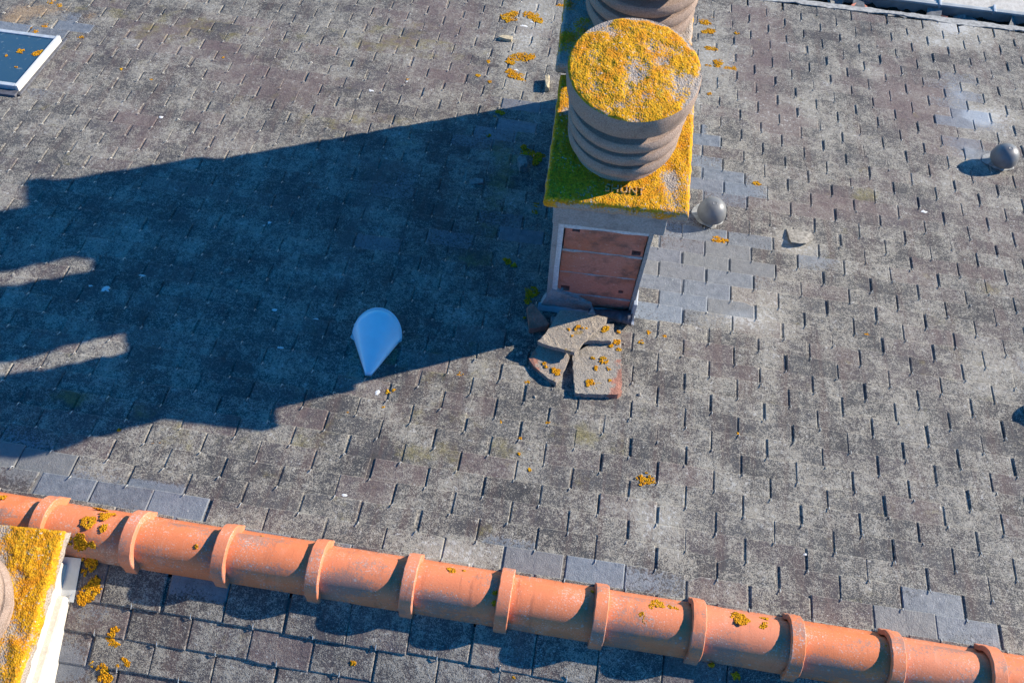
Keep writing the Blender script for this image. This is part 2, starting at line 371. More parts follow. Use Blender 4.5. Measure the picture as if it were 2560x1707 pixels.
def slate_geom(fn, xc, s_tail, wid, length, t, rnd, near=False, gauge=GJ, hi=True):
    """one slate: worn top sheet, bevelled rim, edges. s_tail is the lower edge."""
    nx, rows = (5, [0, .35, .72, 1.25, 2.15]) if hi else (3, [0, 1.0, 2.15])
    rows = [min(r * gauge, length) for r in rows]; ny = len(rows) - 1
    ch = .0042; half = wid / 2
    rot = rnd.gauss(0, .0045); lift = max(-.001, rnd.gauss(.0006, .0011)) + (rnd.uniform(.002, .005) if rnd.random() < .06 else 0); twist = rnd.gauss(0, .0012)
    seed = rnd.random() * 100
    corner = None
    q = rnd.random()
    if hi and q < .11: corner = (rnd.choice((-1, 1)), rnd.uniform(.015, .05), rnd.uniform(.01, .035))
    def place(u, d, drop):
        # u across (-half..half), d distance up from tail
        x = xc + u * 1.0 - d * rot; s = s_tail - d - u * rot
        h = 2.2 * t * (1 - d / (2.2 * gauge)) + lift * (1 - d / length) + twist * u / half * (1 - d / length)
        h += .0007 * nz(x * 14 + seed, s * 14)
        h += .004 * nz(x * .9, s * .9, 3.0)
        return fn(x, s, h + t - drop)
    def edge(u, d):
        # rough outline
        k = .0016
        uu = u + k * nz(u * 60 + seed, d * 60) * (1 if abs(abs(u) - half) < .004 else 0)
        dd = d
        if d < .004:
            dd = d + .0022 * nz(u * 30 + seed, 7.7) + .001 * nz(u * 110, seed)
        if corner and u * corner[0] > half - corner[1]:
            kx = (u * corner[0] - (half - corner[1])) / corner[1]
            dd = max(dd, corner[2] * kx)
        return uu, dd
    V = []; F = []; UV = []
    W1 = nx + 1
    for b in range(ny + 1):
        for a in range(W1):
            u = -half + ch + (wid - 2 * ch) * a / nx; d = max(rows[b], ch if b == 0 else 0)
            u, d = edge(u, d) if b == 0 else (u, d)
            if b == 0: d = max(d, ch)
            V.append(place(u, d, 0)); UV.append((u, d))
    for b in range(ny):
        for a in range(nx):
            F.append((b * W1 + a, b * W1 + a + 1, (b + 1) * W1 + a + 1, (b + 1) * W1 + a))
    ring = [b * W1 for b in range(ny, 0, -1)] + list(range(W1)) + [b * W1 + nx for b in range(1, ny + 1)]
    n0 = len(V)
    for k in ring:
        u, d = UV[k]
        a = k % W1; b = k // W1
        if a == 0: u -= ch
        if a == nx: u += ch
        if b == 0: d -= ch
        uu, _ = edge(u, .1)
        V.append(place(uu, d, .0026))
    n1 = len(V)
    for i, k in enumerate(ring):
        u, d = UV[k]; a = k % W1; b = k // W1
        if a == 0: u -= ch
        if a == nx: u += ch
        if b == 0: d -= ch - .001
        V.append(place(u, d, t))
    for i in range(len(ring) - 1):
        F.append((ring[i + 1], ring[i], n0 + i, n0 + i + 1))
        F.append((n0 + i + 1, n0 + i, n1 + i, n1 + i + 1))
    if near: F = [tuple(reversed(q)) for q in F]
    F = [tuple(reversed(q)) for q in F]
    # colour of the stone and of what grows on it
    tone = min(1, max(0, rnd.gauss(.5, .18))); pr = rnd.random() ** 3 * .5; jb = rnd.gauss(0, .24); yb = rnd.gauss(.18, .07); wb = rnd.gauss(.52, .06)
    sd_ = rnd.random()
    ba0 = field(NBARE if near else BARE, xc, s_tail - gauge * .5)
    A = []; B = []
    idx = list(range(len(UV))) + ring + ring; nU = len(UV)
    cache = {}
    for ii_, k in enumerate(idx):
        if k not in cache:
            u, d = UV[k]; x = xc + u; s = s_tail - d
            if near:
                ba, pu, og, wh, ye = field(NBARE, x, s), .1, 0, 0, 0
            else:
                ba, pu, og, wh, ye = .75 * ba0 + .35 * field(BARE, x, s), field(PURP, x, s), field(ORNG, x, s), field(WHITE, x, s), field(YEL, x, s)
            cache[k] = ((tone, min(1, pr + pu), max(0, ba + (jb if ba > .12 else 0)), og), (max(0, wb + wh), max(0, yb + ye), sd_, 0))
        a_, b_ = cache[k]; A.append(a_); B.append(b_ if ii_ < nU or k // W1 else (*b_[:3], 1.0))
    return V, F, A, B
NBARE = [blob(*b, near=True) for b in [(560, 1470, 60, 30, .6), (1300, 1640, 80, 30, .6), (240, 1520, 90, 40, .45), (160, 1640, 80, 60, .8), (440, 1440, 50, 40, .6)]]

CH_X0, CH_X1, CH_Y0, CH_Y1 = 0.0, 0.40, 1.455, 3.12
cells = []
for j in range(-15, 33):
    par = 0 if j % 2 == 0 else .5
    s_tail = (J0 - j) * GJ
    if s_tail < .10: continue
    if s_tail > EAVE_S - .035: continue
    for i in range(-9, 35):
        ii = i + par; xc = (ii - 14.5) * W + (j - J0) * DXJ
        if not (X0 + .1 < xc < X1 - .1): continue
        sm = s_tail - GJ * .5
        p = RP(xc, sm, .01)
        # inside the skylight or the chimney
        if -3.90 < xc < -3.22 and 2.56 < sm < 3.02: continue
        if CH_X0 + .13 < xc < CH_X1 - .13 and CH_Y0 + .1 < p.y < CH_Y1 - .1: continue
        q = project(p)
        vis = q is not None and -30 < q[0] < 2590 and -20 < q[1] < 1500 + (q[0] - 1280) * .165 - 40
        hid = vis and 1385 < q[0] < 1725 and q[1] < 560
        cells.append((q[2] if (vis and not hid) else 99, xc, s_tail))
cells.sort()
N_IND = 235
rn = random.Random(3)
SV = []; SF = []; SA = []; SB = []; HV = []; HF = []
def add_to(V, F, A, B):
    n = len(SV); SV.extend(V); SF.extend([tuple(k + n for k in q) for q in F]); SA.extend(A); SB.extend(B)
def wire(pts, r, n=5):
    base = len(HV); up = Vector((0, 0, 1))
    for k, p in enumerate(pts):
        d = (pts[min(k + 1, len(pts) - 1)] - pts[max(k - 1, 0)]).normalized()
        a = d.cross(Vector((1, 0, 0)));
        if a.length < .1: a = d.cross(up)
        a.normalize(); b = d.cross(a)
        for q in range(n):
            t = 2 * math.pi * q / n; HV.append(p + (a * math.cos(t) + b * math.sin(t)) * r)
    for k in range(len(pts) - 1):
        for q in range(n):
            w = (q + 1) % n; HF.append((base + k * n + q, base + k * n + w, base + (k + 1) * n + w, base + (k + 1) * n + q))
    HF.append(tuple(base + q for q in range(n))); HF.append(tuple(base + (len(pts) - 1) * n + q for q in range(n - 1, -1, -1)))
def hook(fn, x, s_tail, t, rnd, tip=.015):
    x += rnd.gauss(0, .0012); h = 3.2 * t + .0012; lean = rnd.gauss(0, .003)
    tip *= rnd.uniform(.75, 1.25)
    wire([fn(x + lean * .5, s_tail - tip, h + .0055), fn(x + lean, s_tail - tip * .4, h + .0028), fn(x + lean, s_tail + .001, h + .0016), fn(x, s_tail + .004, h - .004), fn(x, s_tail + .003, h - .0075)], .0021)
T_MAIN = .0058; T_NEAR = .0075
for k, (d, xc, st) in enumerate(cells):
    gap = rn.choice((.0035, .005, .0065, .008, .0095)); dx = rn.gauss(0, .0028)
    hi = d < 99
    V, F, A, B = slate_geom(RP, xc + dx, st + rn.gauss(0, .0018) + (rn.uniform(.004, .010) if rn.random() < .03 else 0), W - gap, 2.15 * GJ if st > .22 else st - .005, T_MAIN, rn, hi=hi)
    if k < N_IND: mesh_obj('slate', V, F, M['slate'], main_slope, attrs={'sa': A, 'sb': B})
    else: add_to(V, F, A, B)
    if hi: hook(RP, xc + rn.gauss(0, .002), st, T_MAIN, rn)
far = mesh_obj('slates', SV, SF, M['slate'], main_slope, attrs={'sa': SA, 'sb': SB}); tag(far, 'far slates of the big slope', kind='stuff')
SV = []; SF = []; SA = []; SB = []
GN = .1155; S1 = .236
cn = 0
for rj in range(0, 22):
    st = S1 + rj * GN; off = -.893 if rj % 2 == 0 else -1.007
    for k in range(-20, 24):
        xc = off + k * .2343
        if not (X0 + .1 < xc < X1 - .1): continue
        q = project(NP(xc, st - .03, .01)); vis = q and -60 < q[0] < 2600 and q[1] < 1790
        gap = rn.choice((.003, .004, .006, .008))
        V, F, A, B = slate_geom(NP, xc + rn.gauss(0, .003), st + rn.gauss(0, .003), .2343 - gap, min(2.15 * GN, st - .004), T_NEAR, rn, near=True, gauge=GN, hi=bool(vis))
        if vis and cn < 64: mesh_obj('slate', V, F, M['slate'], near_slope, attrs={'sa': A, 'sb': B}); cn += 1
        else: add_to(V, F, A, B)
        if vis: hook(NP, xc + rn.gauss(0, .002), st, T_NEAR, rn, tip=.019)
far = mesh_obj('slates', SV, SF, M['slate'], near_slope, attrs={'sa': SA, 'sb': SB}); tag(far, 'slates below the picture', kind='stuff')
hk = mesh_obj('slate_hooks', HV, HF, M['steel'], roof, smooth=True); tag(hk, 'bright wire hooks at the slate tails', kind='stuff')

# ------------------------------------------------------------------ clay ridge tiles
def ridge_profile(grow=0.0):
    pts = [(-.100 - grow, -.022 - grow * .3), (-.088 - grow, -.004)]
    n = 14
    for k in range(n + 1):
        a = math.pi * (1 - k / n); pts.append(((.083 + grow) * math.cos(a), .012 + (.082 + grow) * math.sin(a) ** .95))
    pts += [(.088 + grow, -.004), (.104 + grow, -.022 - grow * .3)]
    return pts
PITCH = .3530; RX0 = .027; RY = .008
def ridge_tile(x_left, idx, rnd):
    """barrel from x_left to the next collar; the collar sits on its left end"""
    e = []
    dz = rnd.gauss(0, .0018); dy = rnd.gauss(0, .0022); tilt = rnd.gauss(0, .004)
    def sweep(name, xs, grows, mat, parent, thick, closeL=True):
        V = []; F = []; A = []
        for x, gr in zip(xs, grows):
            for (y, z) in ridge_profile(gr):
                ww = .0012 * nz(x * 30, y * 30, z * 30 + idx)
                V.append((x + (.0015 * nz(y * 40 + idx, z * 40, x)), RY + dy + y + tilt * (x - x_left), z + dz + .014 + ww))
                A.append((min(1, max(0, .30 + .9 * fbm(x * 5 + idx * 3, y * 8, z * 8) + (.45 if y < -.03 else 0))), 0, 0, 1))
        P = len(ridge_profile())
        for k in range(len(xs) - 1):
            for q in range(P - 1):
                F.append((k * P + q, (k + 1) * P + q, (k + 1) * P + q + 1, k * P + q + 1))
        o = mesh_obj(name, V, F, mat, parent, smooth=True, attrs={'rt': A})
        md = o.modifiers.new('thickness', 'SOLIDIFY'); md.thickness = thick; md.offset = -1
        return o
    n = 14
    xs = [x_left + .004 + (PITCH + .02) * k / n for k in range(n + 1)]
    barrel = sweep('ridge_tile', xs, [0] * (n + 1), M['terracotta'], roof, .012)
    cw = .044; m2 = 30; V = []; F = []; A = []
    def prof2(gr):
        o_ = [(-.094 - gr, -.026)]
        for q in range(m2 + 1):
            a_ = math.pi * (1 - q / m2); o_.append(((.086 + gr) * math.cos(a_), .010 + (.084 + gr) * math.sin(a_) ** .95))
        return o_ + [(.098 + gr, -.026)]
    P = m2 + 3
    for (x, gr) in [(x_left + .016, .003), (x_left - .006, .006), (x_left - .006, .0215), (x_left - .003, .0245), (x_left + cw - .003, .0250), (x_left + cw, .0220), (x_left + cw, -.004)]:
        for (y, z) in prof2(gr):
            ww = .0012 * nz(x * 30, y * 30, z * 30 + idx)
            V.append((x + .0018 * nz(y * 40 + idx, z * 40, 1), RY + dy + y + tilt * (x - x_left), z + dz + .014 + ww))
            A.append((min(1, max(0, .42 + .9 * fbm(x * 9 + idx * 3, y * 9, z * 9) + (.3 if y < -.03 else 0))), 0, 0, 1))
    for k in range(6):
        for q in range(P - 1): F.append((k * P + q, (k + 1) * P + q, (k + 1) * P + q + 1, k * P + q + 1))
    co_ = mesh_obj('collar', V, F, M['terracotta'], barrel, smooth=True, attrs={'rt': A}); co_.data.set_sharp_from_angle(angle=math.radians(35))
    es = barrel.modifiers
    return barrel
tiles = []
rr = random.Random(11)
for k in range(-15, 13):
    tiles.append(ridge_tile(RX0 - .025 + k * PITCH, k, rr))
# mortar bedding under the ridge
bm = bmesh.new()
V = []; F = []
nn = 240
for k in range(nn + 1):
    x = X0 + .1 + (X1 - X0 - .2) * k / nn
    for (y, z) in [(-.085, -.018), (-.05, .03), (.05, .03), (.088, -.016)]:
        V.append((x, RY + y + .006 * nz(x * 20, y * 5), z + .004 * nz(x * 23, 3)))
for k in range(nn):
    for q in range(3): F.append((k * 4 + q, (k + 1) * 4 + q, (k + 1) * 4 + q + 1, k * 4 + q + 1))
mesh_obj('mortar_bed', V, F, M['mortar'], roof)

# ------------------------------------------------------------------ chimneys
def lichen_top(w, d, z, bias, seed, n=(96, 108), thick=.055, bump=.007, hole=None):
    """closed slab with a rough crusted top"""
    nx, ny = n; V = []; F = []; A = []
    def val(x, y):
        a = .5 + .55 * fbm(x * 7 + seed, y * 7, 1, 4) + bias
        if hole:
            r = math.hypot(x, y)
            a -= max(0, 1 - abs(r - hole) / .07) * .35
        g_ = .5 + .5 * nz(x * 95 + seed, y * 95, 5)
        return a, g_
    for b in range(ny + 1):
        for a in range(nx + 1):
            x = -w / 2 + w * a / nx; y = -d / 2 + d * b / ny
            l, g_ = val(x, y)
            ex = min(a, nx - a) / nx * w; ey = min(b, ny - b) / ny * d; em = min(ex, ey)
            rim = -.008 * max(0, 1 - em / .012) ** 2
            h = (max(0, min(1, (l - .4) * 3)) * (.4 + .6 * g_) * bump) + .003 * fbm(x * 25, y * 25, seed)
            jx = .003 * nz(y * 25, seed, 2) if a in (0, nx) else 0; jy = .003 * nz(x * 25, seed, 4) if b in (0, ny) else 0
            V.append((x + jx, y + jy, z + h + rim)); A.append((l, g_, 0, 1))
    W1 = nx + 1
    for b in range(ny):
        for a in range(nx): F.append((b * W1 + a, b * W1 + a + 1, (b + 1) * W1 + a + 1, (b + 1) * W1 + a))
    ring = [a for a in range(nx)] + [b * W1 + nx for b in range(ny)] + [ny * W1 + a for a in range(nx, 0, -1)] + [b * W1 for b in range(ny, 0, -1)]
    prev = ring; m_ = len(ring)
    for lv in range(1, 5):
        cur = []
        for k in ring:
            x, y, zz = V[k]; zz2 = z - thick * lv / 4
            o = .004 * fbm(x * 30 + seed, y * 30, zz2 * 30) + (.002 if lv in (1, 2, 3) else -.004)
            sx = (1 if x > 0 else -1) if abs(abs(x) - w / 2) < .006 else 0; sy = (1 if y > 0 else -1) if abs(abs(y) - d / 2) < .006 else 0
            l, g_ = A[k][:2]
            V.append((x + o * sx, y + o * sy, zz2)); A.append((.62 + .5 * fbm(x * 9 + seed, y * 9, zz2 * 9) - .10 * lv, g_, 0, 1)); cur.append(len(V) - 1)
        for q in range(m_): F.append((prev[q], cur[q], cur[(q + 1) % m_], prev[(q + 1) % m_]))
        prev = cur
    F.append(tuple(reversed(prev)))
    return V, [tuple(q) for q in F], A

def pot_mesh(seed):
    prof = [(.182, .0), (.180, .02), (.170, .036), (.168, .044)]
    for zc, ro in ((.080, .203), (.157, .207), (.234, .211)):
        prof += [(ro - .05, zc - .024), (ro - .001, zc - .024), (ro + .003, zc - .019), (ro + .004, zc - .002), (ro + .001, zc + .015), (ro - .005, zc + .021), (ro - .05, zc + .023)]
    prof += [(.162, .262), (.162, .312), (.226, .314), (.230, .338), (.232, .360), (.232, .395), (.229, .408)]
    return lathe(prof, 96, .0016, seed)
def lid_top(seed, R_=.229, z=.408, nr=46, na=150):
    V = []; F = []; A = []
    for k in range(nr + 1):
        r = R_ * (k / nr) ** .75
        for a in range(na):
            t = 2 * math.pi * a / na; x = r * math.cos(t); y = r * math.sin(t)
            l = .5 + .55 * fbm(x * 8 + seed, y * 8, 3, 4) + .22 - .24 * math.exp(-((x - .02) ** 2 + (y - .0) ** 2) / .0045)
            l -= .6 * max(0, (r - .205) / .03) * (1 if math.sin(t + .6) > .15 or math.cos(t) > .75 else .2)
            g_ = .5 + .5 * nz(x * 100 + seed, y * 100, 6)
            h = max(0, min(1, (l - .4) * 3)) * (.4 + .6 * g_) * .0075 + .003 * fbm(x * 30, y * 30, seed) + .012 * (1 - (r / R_) ** 2)
            if k == nr: h = 0.0
            V.append((x, y, z + h)); A.append((l, g_, 0, 1))
    for k in range(nr):
        for a in range(na):
            b = (a + 1) % na; F.append((k * na + a, (k + 1) * na + a, (k + 1) * na + b, k * na + b))
    return V, F, A

YAW = math.radians(1.8)
ch = empty('chimney', (.20, 1.455, -.40)); ch.rotation_euler.z = YAW
tag(ch, 'long chimney with broken brick front, lichen slabs and ringed concrete cowls', 'chimney')
OX, OY, OZ = .20, 1.455, -.40
def L3(x, y, z): return (x - OX, y - OY, z - OZ)
def cbox(name, x0, x1, y0, y1, z0, z1, mat, bev=.004, rough=.002, cuts=6, parent=ch, seed=0.0, scale=14):
    a = L3(x0, y0, z0); b = L3(x1, y1, z1)
    bm = box_bm(a[0], b[0], a[1], b[1], a[2], b[2], bev, 2)
    if rough: roughen(bm, rough, scale, seed, cuts)
    return bm_obj(name, bm, mat, parent)
SL = .602
cbox('shaft', .0, .393, 1.506, 3.11, -1.1, .40, M['render'], .006, .003, 10, seed=1)
cbox('collar_band', -.016, .432, 1.438, 3.15, .385, .612, M['render'], .006, .003, 8, seed=2)
# render left standing round the broken panel
cbox('render_strip', -.004, .034, 1.452, 1.509, -.40, .388, M['mortar'], .003, .004, 6, seed=3, scale=30)
cbox('corner_strip', -.012, .010, 1.448, 1.50, -.38, .380, M['render'], .003, .002, 5, seed=8, scale=30)
cbox('render_strip', .379, .397, 1.454, 1.511, -.40, .388, M['render'], .003, .003, 6, seed=4, scale=30)
cbox('render_strip', .030, .382, 1.457, 1.513, .338, .388, M['mortar'], .003, .005, 6, seed=5, scale=26)
def hollow_brick(x0, x1, z0, z1, holes, yf, seed):
    xs = sorted(set([x0, x1] + [v for h in holes for v in h[:2]])); zs = sorted(set([z0, z1] + [v for h in holes for v in h[2:]]))
    def dens(L, st):
        out = []
        for a, b in zip(L, L[1:]):
            n = max(1, int((b - a) / st)); out += [a + (b - a) * k / n for k in range(n)]
        return out + [L[-1]]
    xs = dens(xs, .022); zs = dens(zs, .022)
    def inhole(x, z): return any(h[0] < x < h[1] and h[2] < z < h[3] for h in holes)
    V = []; F = []; ix = {}
    def vert(x, z, y, tagk):
        k = (round(x, 5), round(z, 5), tagk)
        if k not in ix:
            e = min(x - x0, x1 - x, z - z0, z1 - z)
            yy = y + (.0018 * fbm(x * 30, z * 30, seed) if tagk == 'f' else 0) + (.003 if (tagk == 'f' and e < .002) else 0)
            jx = .003 * nz(z * 40, seed) if min(x - x0, x1 - x) < .001 else 0; jz = .003 * nz(x * 40, seed, 3) if min(z - z0, z1 - z) < .001 else 0
            ix[k] = len(V); V.append(L3(x + jx, yy, z + jz))
        return ix[k]
    for a, b in zip(xs, xs[1:]):
        for c, d in zip(zs, zs[1:]):
            hole = inhole((a + b) / 2, (c + d) / 2)
            tg, y = ('h', yf + .038) if hole else ('f', yf)
            F.append((vert(a, c, y, tg), vert(b, c, y, tg), vert(b, d, y, tg), vert(a, d, y, tg)))
            if hole:
                for (p, q, dx, dz) in (((a, c), (b, c), 0, -1), ((b, c), (b, d), 1, 0), ((b, d), (a, d), 0, 1), ((a, d), (a, c), -1, 0)):
                    mx = (p[0] + q[0]) / 2 + dx * .0005; mz = (p[1] + q[1]) / 2 + dz * .0005
                    if not inhole(mx, mz): F.append((vert(*p, yf, 'f'), vert(*q, yf, 'f'), vert(*q, yf + .038, 'h'), vert(*p, yf + .038, 'h')))
    for L_, fixed in ((xs, 'z'),):
        for zz in (z0, z1):
            for a, b in zip(xs, xs[1:]): F.append((vert(a, zz, yf, 'f'), vert(b, zz, yf, 'f'), vert(b, zz, yf + .05, 'b'), vert(a, zz, yf + .05, 'b')))
        for xx in (x0, x1):
            for a, b in zip(zs, zs[1:]): F.append((vert(xx, a, yf, 'f'), vert(xx, b, yf, 'f'), vert(xx, b, yf + .05, 'b'), vert(xx, a, yf + .05, 'b')))
    return mesh_obj('brick', V, F, M['brick'], ch)
hollow_brick(.040, .376, .160, .337, [(.068, .100, .308, .331), (.328, .366, .176, .212)], 1.462, 1)
hollow_brick(.036, .376, -.026, .151, [], 1.460, 2)
hollow_brick(.034, .376, -.226, -.035, [(.050, .090, -.204, -.156), (.312, .334, -.168, -.144)], 1.463, 3)
hollow_brick(.030, .376, -.40, -.235, [], 1.464, 4)
for (z0, z1) in ((.149, .162), (-.037, -.024), (-.237, -.224)):
    cbox('mortar_joint', .034, .377, 1.4625, 1.509, z0, z1, M['joint'], .002, .005, 6, seed=z0 * 10, scale=40)
# mortar lump left on the lower corner, and the zinc apron at the foot
bm = bmesh.new()
pts = [(-.035, -.345), (.005, -.175), (.06, -.205), (.135, -.24), (.165, -.265), (.205, -.30), (.21, -.345), (.10, -.36)]
top = [bm.verts.new(L3(x, 1.446 + .010 * nz(x * 40, z * 40), z)) for x, z in pts]; bot = [bm.verts.new(L3(x, 1.475, z)) for x, z in pts]
bm.faces.new(top); bm.faces.new(list(reversed(bot)))
for k in range(len(pts)): bm.faces.new((top[k - 1], bot[k - 1], bot[k], top[k]))
bmesh.ops.recalc_face_normals(bm, faces=bm.faces[:]); bmesh.ops.triangulate(bm, faces=bm.faces[:]); roughen(bm, .007, 40, 3.0, 3)
bm_obj('mortar_lump', bm, M['joint'], ch)
ap = bmesh.new()
P = [(-.045, 1.455, -.335), (.405, 1.455, -.315), (.412, 1.425, -.36), (-.05, 1.425, -.365), (-.055, 1.385, -.362), (.415, 1.385, -.362)]
vs = [ap.verts.new(L3(*p)) for p in P]
ap.faces.new((vs[0], vs[3], vs[2], vs[1])); ap.faces.new((vs[3], vs[4], vs[5], vs[2]))
bmesh.ops.subdivide_edges(ap, edges=ap.edges[:], cuts=5, use_grid_fill=True)
for v_ in ap.verts: v_.co.z += .006 * nz(v_.co.x * 14, v_.co.y * 30); v_.co.y += .006 * nz(v_.co.x * 12, 4)
o = bm_obj('flashing', ap, M['zinc'], ch); md = o.modifiers.new('t', 'SOLIDIFY'); md.thickness = .0025
cbox('side_flashing', .390, .408, 1.43, 3.12, -1.0, -.205, M['zincpale'], .002, .0, 0)
for s_ in o, : pass
# slabs and cowls in a row
CXc = .217
for k in range(3):
    yc = 1.362 + SL * (k + .5); dzk = (0, .05, .19)[k]  # rear slabs and cowls raised to lengthen the chimney's cast shadow
    if k == 0:
        V, F, A = lichen_top(.535, SL - .004, 0, .24, 4.0)
        slab = mesh_obj('cap_slab', V, F, M['cap'], ch, smooth=True, attrs={'lic': A}); slab.location = L3(CXc, yc, .665)
        V, F = pot_mesh(2.0); pot = mesh_obj('chimney_cowl', V, F, M['pot'], ch, smooth=True); pot.data.set_sharp_from_angle(angle=math.radians(38)); pot.location = L3(CXc - .006, yc - .006, .667)
        V, F, A = lid_top(9.3); lid = mesh_obj('lid', V, F, M['cap'], pot, smooth=True, attrs={'lic': A})
        slab0, pot0, lid0 = slab, pot, lid
    else:
        if k == 1:
            V, F, A = lichen_top(.525, SL - .004, 0, -.16, 6.0); s2 = mesh_obj('cap_slab', V, F, M['cap'], ch, smooth=True, attrs={'lic': A}); slab1 = s2
        else:
            s2 = slab1.copy(); COL.objects.link(s2); s2.parent = ch
        s2.location = L3(CXc - .026 * k, yc, .665 + dzk)
        p2 = pot0.copy(); COL.objects.link(p2); p2.parent = ch; p2.location = L3(CXc + .014, yc - .006, .667 + dzk); p2.scale = (1.05, 1.05, 1.0); p2.rotation_euler.z = 1.3 * k
        l2 = lid0.copy(); COL.objects.link(l2); l2.parent = p2
cbox('shadow_riser', -.03, .45, 1.99, 3.15, .605, .664, M['render'], .004, .002, 5, seed=12)  # added course under the lifted rear slabs, there for the shadow's shape
cbox('shadow_riser', -.03, .45, 2.585, 3.15, .640, .806, M['render'], .004, .002, 5, seed=13)  # second added course, lifts the unseen last slab for a longer shadow
# raised maker's lettering on the front slab
cu = bpy.data.curves.new('lettering', 'FONT'); cu.body = 'SHUNT'; cu.size = .044; cu.extrude = .004; cu.bevel_depth = .0006; cu.space_character = 1.05
to = bpy.data.objects.new('tmp', cu); COL.objects.link(to)
dg = bpy.context.evaluated_depsgraph_get(); me = bpy.data.meshes.new_from_object(to.evaluated_get(dg)); bpy.data.objects.remove(to)
me.materials.clear(); me.materials.append(M['cap'])
a = me.color_attributes.new('lic', 'FLOAT_COLOR', 'POINT'); a.data.foreach_set('color', [.5, .6, 0, 1] * len(me.vertices))
lt = bpy.data.objects.new('lettering', me); COL.objects.link(lt); lt.parent = ch; lt.location = L3(.168, 1.424, .672)

# nearer chimney at the lower left
nc = empty('chimney', (-1.80, -.36, -.10)); nc.rotation_euler.z = math.radians(3.5)
tag(nc, 'cream rendered chimney with yellow lichen slab beside the ridge, cut by the left edge', 'chimney')
def nbox(name, x0, x1, y0, y1, z0, z1, mat, bev, rough, cuts, seed=0, scale=14):
    bm = box_bm(x0 + 1.80, x1 + 1.80, y0 + .36, y1 + .36, z0 + .10, z1 + .10, bev, 2)
    if rough: roughen(bm, rough, scale, seed, cuts)
    return bm_obj(name, bm, mat, nc)
nbox('shaft', -2.0, -1.628, -.80, -.13, -.6, .235, M['cream'], .006, .002, 8, 1)
nbox('plinth', -2.04, -1.596, -.84, -.245, -.6, -.012, M['cream'], .010, .002, 8, 2)
nbox('collar_band', -2.02, -1.60, -.82, -.115, .12, .236, M['cream'], .006, .002, 8, 3)
for k in range(2):
    if k == 0:
        V, F, A = lichen_top(.535, SL - .004, 0, .36, 14.0, hole=.19, bump=.011)
        s2 = mesh_obj('cap_slab', V, F, M['cap'], nc, smooth=True, attrs={'lic': A}); s2.location = (0 + .003, 0, .38)
        p2 = pot0.copy(); COL.objects.link(p2); p2.parent = nc; p2.location = (.0, -.005, .382)
        l2 = lid0.copy(); COL.objects.link(l2); l2.parent = p2
# zinc soaker behind it
V = [NP(-1.86, .10, .026), NP(-1.575, .10, .026), NP(-1.575, .262, .030), NP(-1.86, .262, .030)]
zs = mesh_obj('flashing', [v_ - Vector((-1.80, -.36, -.10)) for v_ in V], [(3, 2, 1, 0)], M['zinc'], nc)
md = zs.modifiers.new('t', 'SOLIDIFY'); md.thickness = .002

# ------------------------------------------------------------------ vents
def dome_vent(name, x, s, label, R_=.073, plate=True):
    r = empty(name, RP(x, s, .018)); tag(r, label, 'roof vent', 'grey dome vents')
    pr = [(.052, -.01), (.052, .050), (.056, .055), (.066, .058)]
    V, F = lathe([(.050, -.03), (.050, .052), (.046, .052)], 40); mesh_obj('pipe', V, F, M['plastic'], r, smooth=True)
    prof = [(.060, .050), (R_, .048), (R_ + .003, .055), (R_ + .002, .066)]
    for k in range(1, 12):
        a = math.pi / 2 * k / 11; prof.append(((R_ + .001) * math.cos(a) ** .9 if k < 11 else .0005, .066 + .074 * math.sin(a)))
    V, F = lathe(prof, 48); d = mesh_obj('dome', V, F, M['plastic'], r, smooth=True)
    V, F = lathe([(.012, .1385), (.012, .1400), (.010, .1404), (.009, .1396), (.004, .1398), (.0005, .1398)], 24); mesh_obj('button', V, F, M['plastic'], d, smooth=True)
    # flashing sheet
    V = []; F = []
    n = 12
    for b in range(n + 1):
        for a in range(n + 1):
            xx = -.15 + .30 * a / n + .004 * nz(b * .7, x); ss = -.16 + .30 * b / n + .01 * nz(a * .5, x, 3)
            p = RP(x + xx, s + ss, .0265 + .003 * nz(a * .6, b * .6, x)) - RP(x, s, .018); V.append(p)
    for b in range(n):
        for a in range(n): F.append((b * (n + 1) + a, (b + 1) * (n + 1) + a, (b + 1) * (n + 1) + a + 1, b * (n + 1) + a + 1))
    if plate:
        # torn collar of cement round the pipe
        V2 = []; n2 = 26
        for k in range(n2):
            t = 2 * math.pi * k / n2; rr_ = .072 + .025 * nz(math.cos(t) * 1.5 + x, math.sin(t) * 1.5) + .035 * max(0, math.cos(t - 2.3))
            V2.append(RP(x + rr_ * math.cos(t), s + rr_ * math.sin(t), .021) - RP(x, s, .018))
        for k in range(n2):
            t = 2 * math.pi * k / n2; V2.append(RP(x + .05 * math.cos(t), s + .05 * math.sin(t), .032) - RP(x, s, .018))
        F2 = [(k, (k + 1) % n2, n2 + (k + 1) % n2, n2 + k) for k in range(n2)]
        mesh_obj('cement_collar', V2, [tuple(q) for q in F2], M['cement'], r)
    return r
dome_vent('dome_vent', .762, 2.205 / CP, 'grey dome roof vent close beside the brick chimney')
dome_vent('dome_vent', 2.412, 2.985 / CP, 'grey dome roof vent far out on the right near pale slates')
dome_vent('dome_vent', 2.375, 1.285 / CP, 'grey dome roof vent at the right edge, only its shadow shows')

